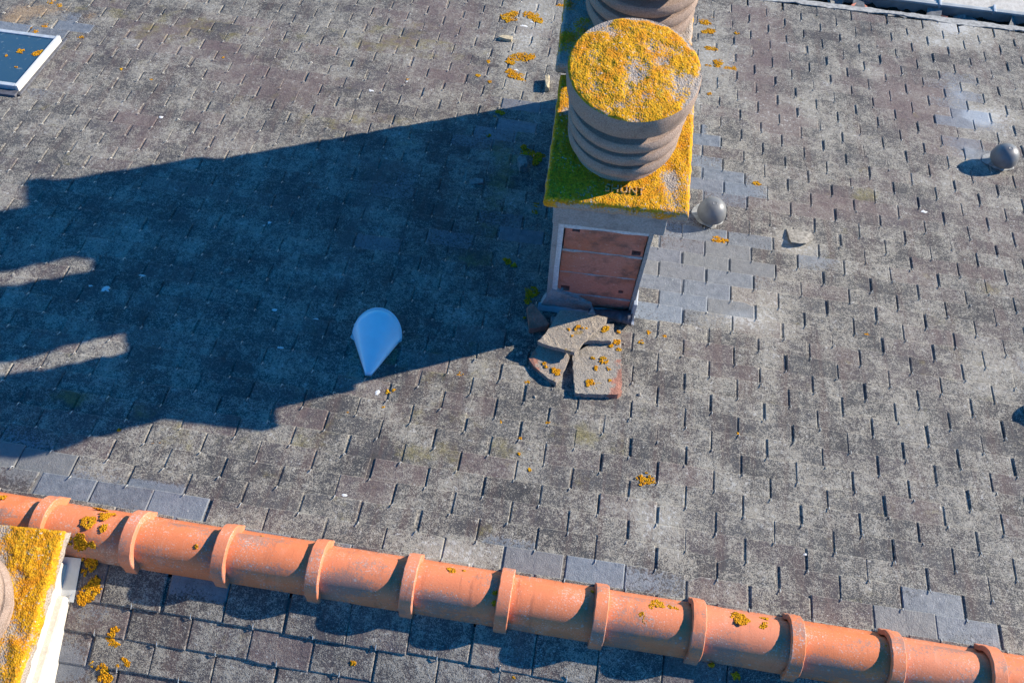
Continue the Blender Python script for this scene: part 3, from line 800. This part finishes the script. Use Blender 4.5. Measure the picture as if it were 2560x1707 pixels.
# zinc cone cowl
def cone_vent():
    (tipx, tips) = roof_at(922, 945); (ex, es) = roof_at(943, 850)
    r = empty('cone_vent', RP(tipx, tips, .02)); tag(r, 'pale zinc half cone vent lying in the chimney shadow', 'roof vent')
    o = RP(tipx, tips, .02)
    ax = Vector((ex - tipx, es - tips)); Ln = ax.length; ax.normalize(); pe = Vector((ax.y, -ax.x))
    V = []; F = []; n = 28; mrow = 14
    for b in range(mrow + 1):
        q = b / mrow
        for a in range(n + 1):
            t = math.pi * a / n
            hw = (.014 + (.113 - .014) * q); hh = .010 + .070 * q
            bul = math.sin(t)
            along = Ln * q + (.108 * bul * q ** 2.2)
            c2 = Vector((tipx, tips)) + ax * along + pe * (-hw * math.cos(t))
            V.append(RP(c2.x, c2.y, .020 + hh * bul ** .9) - o)
    for b in range(mrow):
        for a in range(n):
            F.append((b * (n + 1) + a, b * (n + 1) + a + 1, (b + 1) * (n + 1) + a + 1, (b + 1) * (n + 1) + a))
    hood = mesh_obj('hood', V, F, M['zinccone'], r, smooth=True); md = hood.modifiers.new('t', 'SOLIDIFY'); md.thickness = .003
    # bead along the mouth
    base = mrow * (n + 1); cu_pts = [V[base + a] for a in range(n + 1)]
    VV = []; FF = []
    for k, p in enumerate(cu_pts):
        d = (cu_pts[min(k + 1, n)] - cu_pts[max(k - 1, 0)]).normalized(); u = d.cross(Vector((0, .3, 1))).normalized(); w = d.cross(u)
        for q in range(6):
            t = 2 * math.pi * q / 6; VV.append(p + (u * math.cos(t) + w * math.sin(t)) * .0022)
    for k in range(n):
        for q in range(6): FF.append((k * 6 + q, k * 6 + (q + 1) % 6, (k + 1) * 6 + (q + 1) % 6, (k + 1) * 6 + q))
    mesh_obj('bead', VV, FF, M['zinccone'], hood, smooth=True)
    # base sheet, a narrow flange showing at both shoulders
    pl = []
    for (al, wd) in [(-.006, .014), (Ln * .80, .082), (Ln * .94, .117), (Ln * 1.05, .112), (Ln * 1.05, -.112), (Ln * .92, -.119), (Ln * .76, -.080), (-.006, -.014)]:
        c2 = Vector((tipx, tips)) + ax * al + pe * wd; pl.append(RP(c2.x, c2.y, .0265) - o)
    fl = mesh_obj('flange', pl, [tuple(range(len(pl)))], M['zinc'], r); md = fl.modifiers.new('t', 'SOLIDIFY'); md.thickness = .002
cone_vent()

# ------------------------------------------------------------------ skylight
def skylight():
    xr, s0, s1 = -3.165, 2.455 / CP, 2.965 / CP; xl = xr - .66
    o = RP((xl + xr) / 2, (s0 + s1) / 2, 0); r = empty('skylight', o)
    tag(r, 'skylight with pale frame and blue glass at the upper left edge', 'skylight')
    rot = Matrix.Rotation(-PHI, 4, 'X')
    def part(name, x0, x1, a, b, h0, h1, mat, bev=.004):
        bm = box_bm(x0, x1, a * 1.0, b * 1.0, h0, h1, bev, 2)
        cx = (xl + xr) / 2; cs = (s0 + s1) / 2
        for v_ in bm.verts: v_.co = rot @ Vector((v_.co.x - cx, v_.co.y - cs, v_.co.z))
        return bm_obj(name, bm, mat, r)
    H = .062
    part('frame_side', xr - .022, xr, s0, s1, -.02, H, M['white']); part('frame_side', xl, xl + .022, s0, s1, -.02, H, M['white'])
    part('frame_rail', xl + .023, xr - .023, s0, s0 + .030, -.02, H - .002, M['zincpale']); part('frame_rail', xl + .023, xr - .023, s1 - .03, s1, -.02, H - .006, M['zincpale'])
    part('pane', xl + .021, xr - .021, s0 + .029, s1 - .029, .03, H - .012, M['glass'], 0)
    part('side_gutter', xr + .001, xr + .020, s0 - .03, s1 + .03, .012, .028, M['lead'], .003)
    part('end_flashing', xl, xr, s0 - .05, s0 - .002, .012, .034, M['lead'], .003)
skylight()

# ------------------------------------------------------------------ lichen rosettes (real crust)
def ico(sub=1):
    bm = bmesh.new(); bmesh.ops.create_icosphere(bm, subdivisions=sub, radius=1.0)
    V = [v_.co.copy() for v_ in bm.verts]; F = [tuple(v_.index for v_ in f_.verts) for f_ in bm.faces]; bm.free(); return V, F
IV, IF = ico(1)
def rosette(Vo, Fo, centre, u, w, nrm, rad, rnd, ring=False, squash=1.0, dens=1.0):
    cnt = int(max(16, 170000 * rad * rad * dens)); cnt = min(cnt, 420)
    sd = rnd.random() * 50
    for _ in range(cnt):
        a = rnd.random() * 2 * math.pi; r = math.sqrt(rnd.random())
        lim = .72 + .45 * nz(math.cos(a) * 1.4 + sd, math.sin(a) * 1.4)
        if ring and r < .45: continue
        rr_ = r * rad * lim
        p = centre + u * (rr_ * math.cos(a)) + w * (rr_ * math.sin(a) * squash)
        if fbm((rr_ * math.cos(a)) * 60 + sd, (rr_ * math.sin(a)) * 60, 1) < -.25: continue
        g_ = rnd.uniform(.0028, .0056); hh = rnd.uniform(.0010, .0034)
        n = len(Vo)
        for v_ in IV: Vo.append(p + u * v_.x * g_ + w * v_.y * g_ + nrm * (v_.z * hh + hh * .2))
        Fo.extend([(a_ + n, b_ + n, c_ + n) for a_, b_, c_ in IF])
# ------------------------------------------------------------------ rubble at the chimney foot
def Z(x, y): return 1200 + x / 4.519, 700 + y / 4.519
def fragment(name, pts, thick, mat, label, cat, seed, h=.02, tiltfn=None, rim=None, inset=None, group=None, cuts=2):
    """a broken slab: outline in slope coordinates, top face at height h (tiltfn varies it), real thickness below"""
    P2 = []
    for (zx, zy, hh) in pts:
        hh += .016
        px_, py_ = Z(zx, zy); d = ray(px_, py_)
        # meet the sheet lying hh above the slates
        k0 = hh / CP; t = (k0 - (CAM_P.z + TP * CAM_P.y)) / (d.z + TP * d.y); P2.append(CAM_P + d * t)
    c = sum(P2, Vector()) / len(P2); nrm = Vector((0, SP, CP))
    # refine outline with ragged intermediate points
    ring = []
    n = len(P2)
    for k in range(n):
        a = P2[k]; b = P2[(k + 1) % n]; L_ = (b - a).length; q = max(1, int(L_ / .014)); side = (b - a).normalized().cross(nrm)
        for i in range(q):
            t = i / q; p = a.lerp(b, t); p = p + side * (.0050 * fbm(p.x * 60 + seed, p.y * 60, p.z * 60)) * (0 if i == 0 else 1); ring.append(p)
    bm = bmesh.new()
    e = []
    for p in ring: e.append(bm.verts.new(p - c))
    lo = [bm.verts.new(p - c - nrm * thick + nrm * .004 * nz(p.x * 70, p.y * 70, seed)) for p in ring]
    mid_ = [bm.verts.new(p - c - nrm * thick * .5 + (p - c).normalized() * .003 * nz(p.x * 90, p.y * 90, seed + 2)) for p in ring]
    top_f = bm.faces.new(e); bm.faces.new(list(reversed(lo)))
    m_ = len(ring)
    for k in range(m_):
        bm.faces.new((e[k - 1], mid_[k - 1], mid_[k], e[k])); bm.faces.new((mid_[k - 1], lo[k - 1], lo[k], mid_[k]))
    bmesh.ops.recalc_face_normals(bm, faces=bm.faces[:])
    r = bmesh.ops.triangulate(bm, faces=[f_ for f_ in bm.faces if len(f_.verts) > 4])
    bmesh.ops.subdivide_edges(bm, edges=[ed for ed in bm.edges if ed.calc_length() > .025], cuts=3, use_grid_fill=False)
    bmesh.ops.triangulate(bm, faces=[f_ for f_ in bm.faces if len(f_.verts) > 4])
    for v_ in bm.verts: v_.co += nrm * .0040 * fbm(v_.co.x * 24 + seed, v_.co.y * 30, v_.co.z * 30)
    o = bm_obj(name, bm, mat, None); o.location = c
    tag(o, label, cat, group); return o
def frag_mat(name, a, b, brickmask):
    t = NT(name, .9, .2)
    co = t.objco()
    c = t.mix(t.ramp(t.noise(200, 3, .7), .3, .7), a, b)
    c = t.mix(t.ramp(t.vor(130), .34, .10, 0, .85), c, (.07, .06, .05)); c = t.mix(t.ramp(t.noise(35, 5, .7, off=(3, 0, 0)), .55, .75, 0, .6), c, (.13, .11, .09))
    if brickmask is not None:
        gx = t.n('ShaderNodeVectorMath'); gx.operation = 'DOT_PRODUCT'; t.l(co, gx.inputs[0]); gx.inputs[1].default_value = brickmask[:3]
        k = t.mth('ADD', gx.outputs['Value'], t.mth('MULTIPLY', t.mth('SUBTRACT', t.noise(25, 3, .6), .5), .8))
        c = t.mix(t.ramp(k, brickmask[3], brickmask[3] + .12, 0, .9), c, t.mix(t.noise(90, 3), (.36, .13, .085), (.46, .22, .15)))
    c = t.mix(t.ramp(t.noise(17, 3, .6, off=(8, 1, 2)), .66, .74, 0, .6), c, (.40, .24, .03))
    c = t.mix(t.ramp(t.noise(270, 2, .7, off=(5, 5, 5)), .45, .30, 0, .65), c, (.08, .07, .06)); c = t.mix(t.ramp(t.noise(240, 2, .7, off=(1, 9, 5)), .62, .75, 0, .6), c, (.60, .56, .50))
    t.col(c); t.bump(t.mth('ADD', t.noise(150, 4, .75), t.noise(40, 4, .7)), .9, .008); return t.m
FR = 'broken cement slabs fallen at the chimney foot'
fD = fragment('slab_fragment', [(1045, 860, .030), (1110, 800, .034), (1300, 700, .04), (1420, 640, .044), (1590, 555, .05), (1595, 760, .045), (1600, 1000, .04), (1606, 1255, .034), (1560, 1290, .034), (1300, 1290, .032), (1075, 1275, .03), (1058, 1080, .03)], .038,
    frag_mat('slab_face_a', (.27, .235, .19), (.44, .39, .325), (6.0, -1.0, 0, .45)), 'largest rubble slab, squarish, with a red brick patch along its right side', 'rubble', 1, group=FR)
fC = fragment('slab_fragment', [(553, 885, .026), (600, 810, .03), (665, 725, .034), (780, 735, .036), (985, 805, .036), (1014, 868, .034), (985, 930, .032), (925, 1065, .028), (862, 1160, .026), (770, 1110, .026), (655, 1015, .024), (600, 965, .024)], .030,
    frag_mat('slab_face_b', (.27, .22, .18), (.40, .34, .28), (-6, -2, 0, .30)), 'small five sided rubble slab, lowest left of the heap', 'rubble', 2, group=FR)
fB = fragment('slab_fragment', [(1140, 600, .070), (1390, 490, .075), (1512, 495, .075), (1510, 660, .072), (1485, 690, .070), (1300, 680, .068), (1160, 690, .066)], .026,
    frag_mat('slab_face_c', (.27, .235, .19), (.42, .37, .31), None), 'small rectangular rubble slab half hidden beneath the pointed one', 'rubble', 3, group=FR)
fA = fragment('slab_fragment', [(650, 690, .085), (735, 610, .088), (790, 530, .09), (850, 420, .095), (905, 340, .10), (1100, 350, .105), (1300, 390, .105), (1438, 420, .105), (1436, 452, .105), (1290, 580, .10), (1175, 690, .095), (1068, 818, .09), (1015, 800, .088), (880, 765, .086), (760, 735, .085)], .020,
    frag_mat('slab_face_d', (.28, .235, .185), (.44, .375, .30), None), 'pointed cement slab lying tilted on top of the rubble heap', 'rubble', 4, group=FR)
fragment('brick_fragment', [(530, 310, .045), (582, 262, .055), (640, 310, .05), (720, 410, .045), (785, 485, .04), (745, 530, .035), (650, 540, .035), (560, 550, .035), (545, 430, .04)], .035,
    M['brick'], 'red triangular brick shard leaning at the left foot of the chimney', 'rubble', 5, group=FR)
fragment('brick_fragment', [(800, 420, .05), (850, 420, .05), (840, 460, .05), (805, 455, .05)], .03, M['render'], 'little grey mortar crumb between brick shard and pointed slab', 'rubble', 6, group=FR)
fragment('slate_fragment', [(1220, 380, .125), (1270, 305, .15), (1305, 388, .125)], .006, M['shardgrey'], 'tiny pointed slate chip standing against the chimney foot', 'rubble', 7, group=FR)
# lichen growing on the fallen slabs
def frag_lichen(host, L_):
    LV_ = []; LF_ = []; r2 = random.Random(4)
    for (zx, zy, rr_, hh) in L_:
        px_, py_ = Z(zx, zy); d = ray(px_, py_); t = ((hh + .017) / CP - (CAM_P.z + TP * CAM_P.y)) / (d.z + TP * d.y); p = CAM_P + d * t
        rosette(LV_, LF_, p - host.location, Vector((1, 0, 0)), Vector((0, CP, -SP)), Vector((0, SP, CP)), rr_ / 4.519 / FPX * t * 1.25, r2)
    o = mesh_obj('lichen', LV_, LF_, M['lichen'], host); tag(o, 'orange lichen on the slab', kind='stuff')
# crumpled lead strip
frag_lichen(fD, [(1545, 700, 42, .046), (1475, 740, 30, .043), (1570, 790, 26, .044), (1400, 915, 46, .038), (1380, 880, 26, .039), (1310, 995, 28, .035), (1455, 1000, 24, .037), (1245, 1155, 50, .032), (1220, 1185, 26, .032), (1280, 880, 26, .037), (1470, 1135, 20, .035), (1570, 590, 22, .049)])
frag_lichen(fC, [(855, 1035, 50, .028), (830, 1010, 30, .029), (720, 940, 24, .028), (745, 985, 20, .027), (880, 1060, 26, .028)])
frag_lichen(fB, [(1420, 545, 42, .074), (1400, 575, 24, .073)])
frag_lichen(fA, [(1105, 525, 26, .099), (1000, 560, 18, .095), (1155, 545, 14, .099), (1205, 550, 14, .099), (1045, 630, 16, .093), (1080, 555, 14, .097)])
def lead_roll():
    A_ = [(1225, 350), (1330, 375), (1450, 385), (1570, 410), (1650, 420), (1715, 425)]
    V = []; F = []; n = 10; pts = []
    for (zx, zy) in A_:
        px_, py_ = Z(zx, zy); d = ray(px_, py_); t = (.06 / CP - (CAM_P.z + TP * CAM_P.y)) / (d.z + TP * d.y); pts.append(CAM_P + d * t)
    fine = []
    for a, b in zip(pts, pts[1:]):
        for k in range(5): fine.append(a.lerp(b, k / 5))
    fine.append(pts[-1]); c = fine[len(fine) // 2]
    for k, p in enumerate(fine):
        q = k / (len(fine) - 1); rad = .010 + .022 * q + .004 * nz(k * .5, 2)
        for a in range(n):
            t = 2 * math.pi * a / n; V.append(p - c + Vector((0, math.cos(t) * rad * 1.3, math.sin(t) * rad * (.9 + .3 * nz(a * .9, k * .4)))))
    for k in range(len(fine) - 1):
        for a in range(n): F.append((k * n + a, k * n + (a + 1) % n, (k + 1) * n + (a + 1) % n, (k + 1) * n + a))
    F.append(tuple(range(n))); F.append(tuple((len(fine) - 1) * n + a for a in range(n - 1, -1, -1)))
    o = mesh_obj('lead_strip', V, F, M['lead'], None, smooth=True); o.location = c
    tag(o, 'dark crumpled lead strip rolled along the chimney foot', 'flashing')
lead_roll()

rc = random.Random(9); CV = []; CF = []; IV0, IF0 = None, None
_b = bmesh.new(); bmesh.ops.create_icosphere(_b, subdivisions=1, radius=1.0); IV0 = [v_.co.copy() for v_ in _b.verts]; IF0 = [tuple(v_.index for v_ in f_.verts) for f_ in _b.faces]; _b.free()
for k in range(170):
    a_ = rc.random() * 6.28; r_ = abs(rc.gauss(0, .16)); x = .15 + 1.25 * r_ * math.cos(a_); s_ = (1.19 + .8 * r_ * math.sin(a_)) / CP
    if s_ * CP > 1.41: continue
    g_ = rc.uniform(.002, .005) + (rc.uniform(.002, .006) if rc.random() < .15 else 0); p = RP(x, s_, sheet_h(x, s_) + g_ * .4); n0 = len(CV)
    for v_ in IV0: CV.append(p + Vector((v_.x * g_ * rc.uniform(.7, 1.3), v_.y * g_ * rc.uniform(.7, 1.3), v_.z * g_ * .7)))
    CF += [(a + n0, b + n0, c_ + n0) for a, b, c_ in IF0]
cb = mesh_obj('rubble_crumbs', CV, CF, M['cement_slab']); tag(cb, 'fine cement crumbs scattered round the rubble heap', 'rubble', kind='stuff')
# ------------------------------------------------------------------ loose stones and chips
def stone(name, x, s, size, mat, label, seed, rotz=0.0, lift=.0, tilt=0.0):
    bm = bmesh.new(); bmesh.ops.create_icosphere(bm, subdivisions=3, radius=1.0)
    for v_ in bm.verts:
        k = 1 + .35 * fbm(v_.co.x * 1.3 + seed, v_.co.y * 1.3, v_.co.z * 1.3, 3)
        q = v_.co * k
        q = Vector([max(-.72, min(.72, c_)) for c_ in q])
        v_.co = Vector((q.x * size[0], q.y * size[1], q.z * size[2]))
    o = bm_obj(name, bm, mat, None); o.location = RP(x, s, sheet_h(x, s) + size[2] * .6 + lift); o.rotation_euler = (-PHI + tilt, 0, rotz)
    tag(o, label, 'stone', 'loose chips on the slates'); return o
stone('stone_chip', -.225, 3.16 / CP, (.018, .085, .030), M['shardtan'], 'long yellowish stone splinter left of the chimney, at the shadow edge', 3, .12)
stone('stone_chip', -.265, 2.405 / CP, (.032, .058, .035), M['shardgrey'], 'grey angular stone in the shade left of the chimney', 5, .35)
stone('stone_chip', -.545, 3.58 / CP, (.058, .028, .020), M['shardtan'], 'flat tan stone chip among orange lichen left of the cowl', 8, -.05)
stone('stone_chip', -.49, 2.24 / CP, (.05, .03, .007), M['shardgrey'], 'thin pale flake lying in the shade left of the slab', 9, .3)
V = [RP(1.165, 2.20 / CP, .024), RP(1.172, 2.12 / CP, .034), RP(1.178, 2.085 / CP, .042), RP(1.215, 2.082 / CP, .044), RP(1.255, 2.095 / CP, .038), RP(1.285, 2.125 / CP, .030), RP(1.305, 2.165 / CP, .026), RP(1.29, 2.20 / CP, .024)]
c = V[0].copy()
sh = mesh_obj('slate_fragment', [v_ - c for v_ in V], [tuple(range(8))], M['flake']); sh.location = c
md = sh.modifiers.new('t', 'SOLIDIFY'); md.thickness = .005
tag(sh, 'lifted broken slate flake on the slope right of the chimney', 'slate chip')

rl = random.Random(21)
LV = []; LF = []
def roof_lichen(px, py, rpx, **k):
    x, s = roof_at(px, py); x2, _ = roof_at(px + rpx, py); rosette(LV, LF, RP(x, s, sheet_h(x, s) + .0004), Vector((1, 0, 0)), Vector((0, CP, -SP)), Vector((0, SP, CP)), abs(x2 - x) * (1.3 if py < 780 and 1180 < px < 1900 else 1.0), rl, **k)
for p in [(1270, 50, 20), (1285, 38, 12), (1330, 45, 18), (1345, 58, 14), (1320, 40, 12), (1262, 100, 10), (1258, 75, 9), (1300, 150, 26), (1275, 160, 14), (1325, 148, 14), (1290, 195, 18), (1275, 185, 12), (1303, 205, 10), (1220, 160, 7), (1195, 195, 7), (1225, 210, 6),
          (1400, 20, 10), (1760, 60, 15), (1775, 82, 12), (1760, 85, 8), (1780, 50, 6), (1777, 130, 16), (1768, 125, 8), (1795, 162, 13), (1793, 170, 8), (1820, 178, 15), (1835, 175, 8), (1768, 188, 9), (1805, 192, 6), (1840, 88, 6), (1770, 170, 8), (1772, 240, 6),
          (1246, 286, 9), (1238, 298, 7), (1222, 345, 6), (1310, 375, 10), (1325, 390, 16), (1345, 400, 16), (1338, 412, 12), (1310, 385, 8), (1305, 392, 6), (1355, 395, 8), (1340, 520, 9), (1338, 535, 9), (1330, 735, 18), (1325, 745, 12), (1318, 760, 9), (1270, 660, 10), (1282, 668, 8), (1264, 655, 6), (1255, 290, 8),
          (1310, 800, 5), (1790, 605, 12), (1810, 608, 9), (1890, 465, 10), (1620, 835, 9), (1600, 860, 8), (1660, 845, 7), (1317, 960, 9), (970, 984, 8), (960, 1025, 5), (1250, 1060, 6), (1610, 1205, 24), (1625, 1207, 14), (1845, 1088, 6), (2165, 842, 7), (870, 1035, 6), (1150, 940, 10), (1300, 1100, 5), (1296, 1140, 4), (560, 150, 5), (130, 12, 16), (150, 20, 12), (115, 70, 14), (95, 85, 10), (78, 75, 10), (90, 85, 9), (205, 100, 10), (305, 180, 6), (1020, 205, 5), (380, 205, 5), (1325, 1180, 7), (1370, 1060, 6), (385, 1110, 9), (400, 1112, 10), (300, 1080, 6), (985, 980, 6), (1605, 455, 6)]:
    roof_lichen(*p, dens=1.0 if (p[1] < 780 and 1180 < p[0] < 1900) else .4)
def near_lichen(px, py, rpx, **k):
    x, s = near_at(px, py); x2, _ = near_at(px + rpx, py); rosette(LV, LF, NP(x, s, sheet_h(x, s, True) + .0004), Vector((1, 0, 0)), Vector((0, -CP, -SP)), Vector((0, -SP, CP)), abs(x2 - x), rl, **k)
for p in [(228, 1482, 30), (215, 1495, 20), (245, 1470, 18), (235, 1460, 14), (236, 1408, 22), (240, 1400, 14), (215, 1430, 10), (213, 1395, 7), (245, 1450, 15), (285, 1580, 15), (278, 1592, 12), (285, 1605, 12), (295, 1608, 12), (298, 1570, 10), (320, 1650, 8), (326, 1657, 9), (314, 1645, 5), (262, 1668, 16), (270, 1672, 10), (270, 1695, 22), (262, 1700, 16), (300, 1662, 5), (238, 1655, 8), (1835, 1683, 12), (1842, 1690, 8), (1775, 1657, 10), (1284, 1692, 5), (885, 1655, 8)]:
    near_lichen(*p)
for (px_, py_, rp_) in [(52, 128, 9), (88, 135, 9), (100, 131, 10), (112, 130, 6), (40, 168, 3), (15, 140, 4)]:
    d_ = ray(px_, py_); t_ = (.0515 / CP - (CAM_P.z + TP * CAM_P.y)) / (d_.z + TP * d_.y)
    rosette(LV, LF, CAM_P + d_ * t_, Vector((1, 0, 0)), Vector((0, CP, -SP)), Vector((0, SP, CP)), rp_ / FPX * t_ * 1.3, rl)
lo = mesh_obj('orange_lichen', LV, LF, M['lichen'], roof); tag(lo, 'orange lichen crusts on the slates', kind='stuff')
# on the ridge
LV = []; LF = []
def ridge_lichen(px, py, rpx, **k):
    d = ray(px, py); t = .5; best = None
    for q in range(900):                       # march to the barrel
        t = 3.0 + q * .002; p = CAM_P + d * t
        y = (p.y - RY) / .0845; z = (p.z - .026) / .0835
        if p.z > .02 and y * y + z * z <= 1.0: best = p; break
        if p.z <= .02 and abs(p.y - RY) < .1: best = p; break
    if best is None: return
    nrm = Vector((0, best.y - RY, max(.01, best.z - .026))).normalized(); w = nrm.cross(Vector((1, 0, 0))).normalized()
    rosette(LV, LF, best, Vector((1, 0, 0)), w, nrm, 1.4 * rpx / FPX * t, rl, **k)
for p in [(222, 1303, 18), (255, 1275, 12), (262, 1290, 15), (258, 1320, 9), (248, 1272, 14), (285, 1285, 7), (195, 1355, 22), (205, 1360, 16), (230, 1362, 9), (318, 1327, 6), (115, 1232, 12), (25, 1220, 6), (5, 1243, 11), (85, 1232, 6), (1127, 1422, 9), (1132, 1428, 7), (1160, 1426, 4), (1007, 1457, 5), (1008, 1460, 6), (1238, 1482, 6), (1236, 1508, 7), (655, 1340, 4), (1640, 1508, 16), (1655, 1512, 12), (1628, 1515, 10), (1675, 1517, 6), (1690, 1522, 6), (1605, 1540, 10), (1612, 1552, 7), (1848, 1545, 20), (1858, 1550, 16), (1838, 1538, 10), (1910, 1545, 10), (1913, 1560, 8), (1905, 1566, 6), (1730, 1525, 5), (490, 1365, 4), (952, 1345, 4), (1480, 1478, 5), (2210, 1612, 6)]:
    ridge_lichen(*p)
lo = mesh_obj('ridge_lichen', LV, LF, M['lichen'], roof); tag(lo, 'orange lichen crusts on the clay ridge', kind='stuff')

# bird droppings: thin flat splashes
DV = []; DF = []
def dropping(px, py, rx, ry, seed):
    x, s = roof_at(px, py); x2, _ = roof_at(px + rx, py); _, s2 = roof_at(px, py + ry); a_ = abs(x2 - x); b_ = abs(s2 - s); n = 22; n0 = len(DV)
    hs = sheet_h(x, s) + .0010; DV.append(RP(x, s, hs + .0016))
    for k in range(n):
        t = 2 * math.pi * k / n; q = .75 + .5 * nz(math.cos(t) * 1.7 + seed, math.sin(t) * 1.7)
        DV.append(RP(x + a_ * q * math.cos(t), s + b_ * q * math.sin(t), hs - .0006))
    for k in range(n): DF.append((n0, n0 + 1 + (k + 1) % n, n0 + 1 + k))
for i, p in enumerate([(268, 729, 22, 8), (228, 722, 10, 4), (702, 874, 13, 5), (226, 602, 9, 5), (675, 563, 6, 5), (660, 570, 5, 3), (357, 694, 12, 3), (405, 300, 8, 4), (928, 234, 9, 3), (862, 1241, 12, 5), (688, 780, 9, 4), (790, 802, 9, 4), (2308, 535, 10, 4), (945, 985, 8, 9), (1330, 60, 6, 4), (1310, 70, 12, 5), (1290, 180, 9, 4), (2010, 1390, 6, 3), (1018, 210, 6, 3)]):
    dropping(*p, i * 3.1)
dr = mesh_obj('bird_droppings', DV, DF, M['guano'], roof); tag(dr, 'white bird droppings on the slates', kind='stuff')

# ------------------------------------------------------------------ eave, gutter and neighbouring flat roof
def strip(s0, s1, h, x0, x1, seed, amp0, amp1, n=220):
    V = []; F = []
    for k in range(n + 1):
        x = x0 + (x1 - x0) * k / n
        V.append(RP(x, s0 + amp0 * fbm(x * 2.2, seed) + .25 * amp0 * fbm(x * 14, seed + 3), h)); V.append(RP(x, s1 + amp1 * fbm(x * 9, seed + 9), h)); 
        V.append(RP(x, s0 + amp0 * fbm(x * 2.2, seed) + .25 * amp0 * fbm(x * 14, seed + 3), h - .008)); V.append(RP(x, s1 + amp1 * fbm(x * 9, seed + 9), h - .012))
    for k in range(n):
        a = k * 4; b = a + 4
        F += [(a, a + 1, b + 1, b), (a + 2, a, b, b + 2), (a + 1, a + 3, b + 3, b + 1)]
    return V, F
V, F = strip(EAVE_S - .062, EAVE_S - .005, .0205, .9, X1 - .2, 2, .04, .012)
mesh_obj('eave_strip', V, F, M['cement'], roof)
gut = empty('eave_gutter', (2.2, 4.60, -1.34)); tag(gut, 'debris filled gutter along the far eave at the upper right', 'gutter')
def gbox(name, x0, x1, y0, y1, z0, z1, mat, parent, o, bev=.003):
    return bm_obj(name, box_bm(x0 - o[0], x1 - o[0], y0 - o[1], y1 - o[1], z0 - o[2], z1 - o[2], bev, 2), mat, parent)
go = (2.2, 4.60, -1.34)
gbox('trough', X0, X1, 4.49, 4.66, -1.38, -1.345, M['deck'], gut, go)
MV = []; MF = []
n = 300
for k in range(n + 1):
    x = .8 + (X1 - .8) * k / n
    for b in range(7):
        y = 4.47 + .19 * b / 6; MV.append((x - go[0], y - go[1], -1.300 + .035 * fbm(x * 16, y * 16) + .01 * fbm(x * 70, y * 70) - go[2]))
for k in range(n):
    for b in range(6): MF.append((k * 7 + b, (k + 1) * 7 + b, (k + 1) * 7 + b + 1, k * 7 + b + 1))
o = mesh_obj('moss', MV, MF, M['moss'], gut); tag(o, kind='stuff')
rs = random.Random(5)
for k in range(26):
    x = rs.uniform(1.6, 3.6); y = rs.uniform(4.50, 4.62); a = rs.random() * 6.28; sz = rs.uniform(.035, .09)
    P = []
    for q in range(5):
        t = q / 5 * 6.28 + rs.uniform(-.4, .4); P.append(Vector((sz * math.cos(t) * rs.uniform(.6, 1.2), sz * .7 * math.sin(t) * rs.uniform(.6, 1.2), rs.uniform(-.02, .02))))
    V = [p for p in P] + [p - Vector((0, 0, .006)) for p in P]
    F = [tuple(range(5)), tuple(range(9, 4, -1))] + [(q, q + 5, (q + 1) % 5 + 5, (q + 1) % 5) for q in range(5)]
    o = mesh_obj('slate_fragment', V, F, M['brick'] if rs.random() < .1 else M['shardgrey']); o.location = (x, y, -1.268 + rs.uniform(0, .03)); o.rotation_euler = (rs.uniform(-.5, .3), rs.uniform(-.4, .4), a)
    tag(o, 'broken slate piece lying in the mossy far gutter', 'slate chip', 'slate pieces in the far gutter')
nb = empty('flat_roof', (2.2, 4.7, -6)); tag(nb, 'cream flat roof with grey gutter front beyond the far eave', 'roof'); no = (2.2, 4.7, -6)
gbox('slab', .5, 6.0, 4.676, 9.0, -6, -1.222, M['terrace'], nb, no, .004)
gbox('gutter_front', .5, 6.0, 4.655, 4.675, -1.36, -1.216, M['fascia'], nb, no, .005)
gbox('gutter_lip', .5, 6.0, 4.640, 4.654, -1.232, -1.212, M['fascia'], nb, no, .004)
for x in (2.33, 2.70, 3.1): gbox('bracket', x - .008, x + .008, 4.634, 4.70, -1.236, -1.206, M['zincpale'], nb, no, .002)
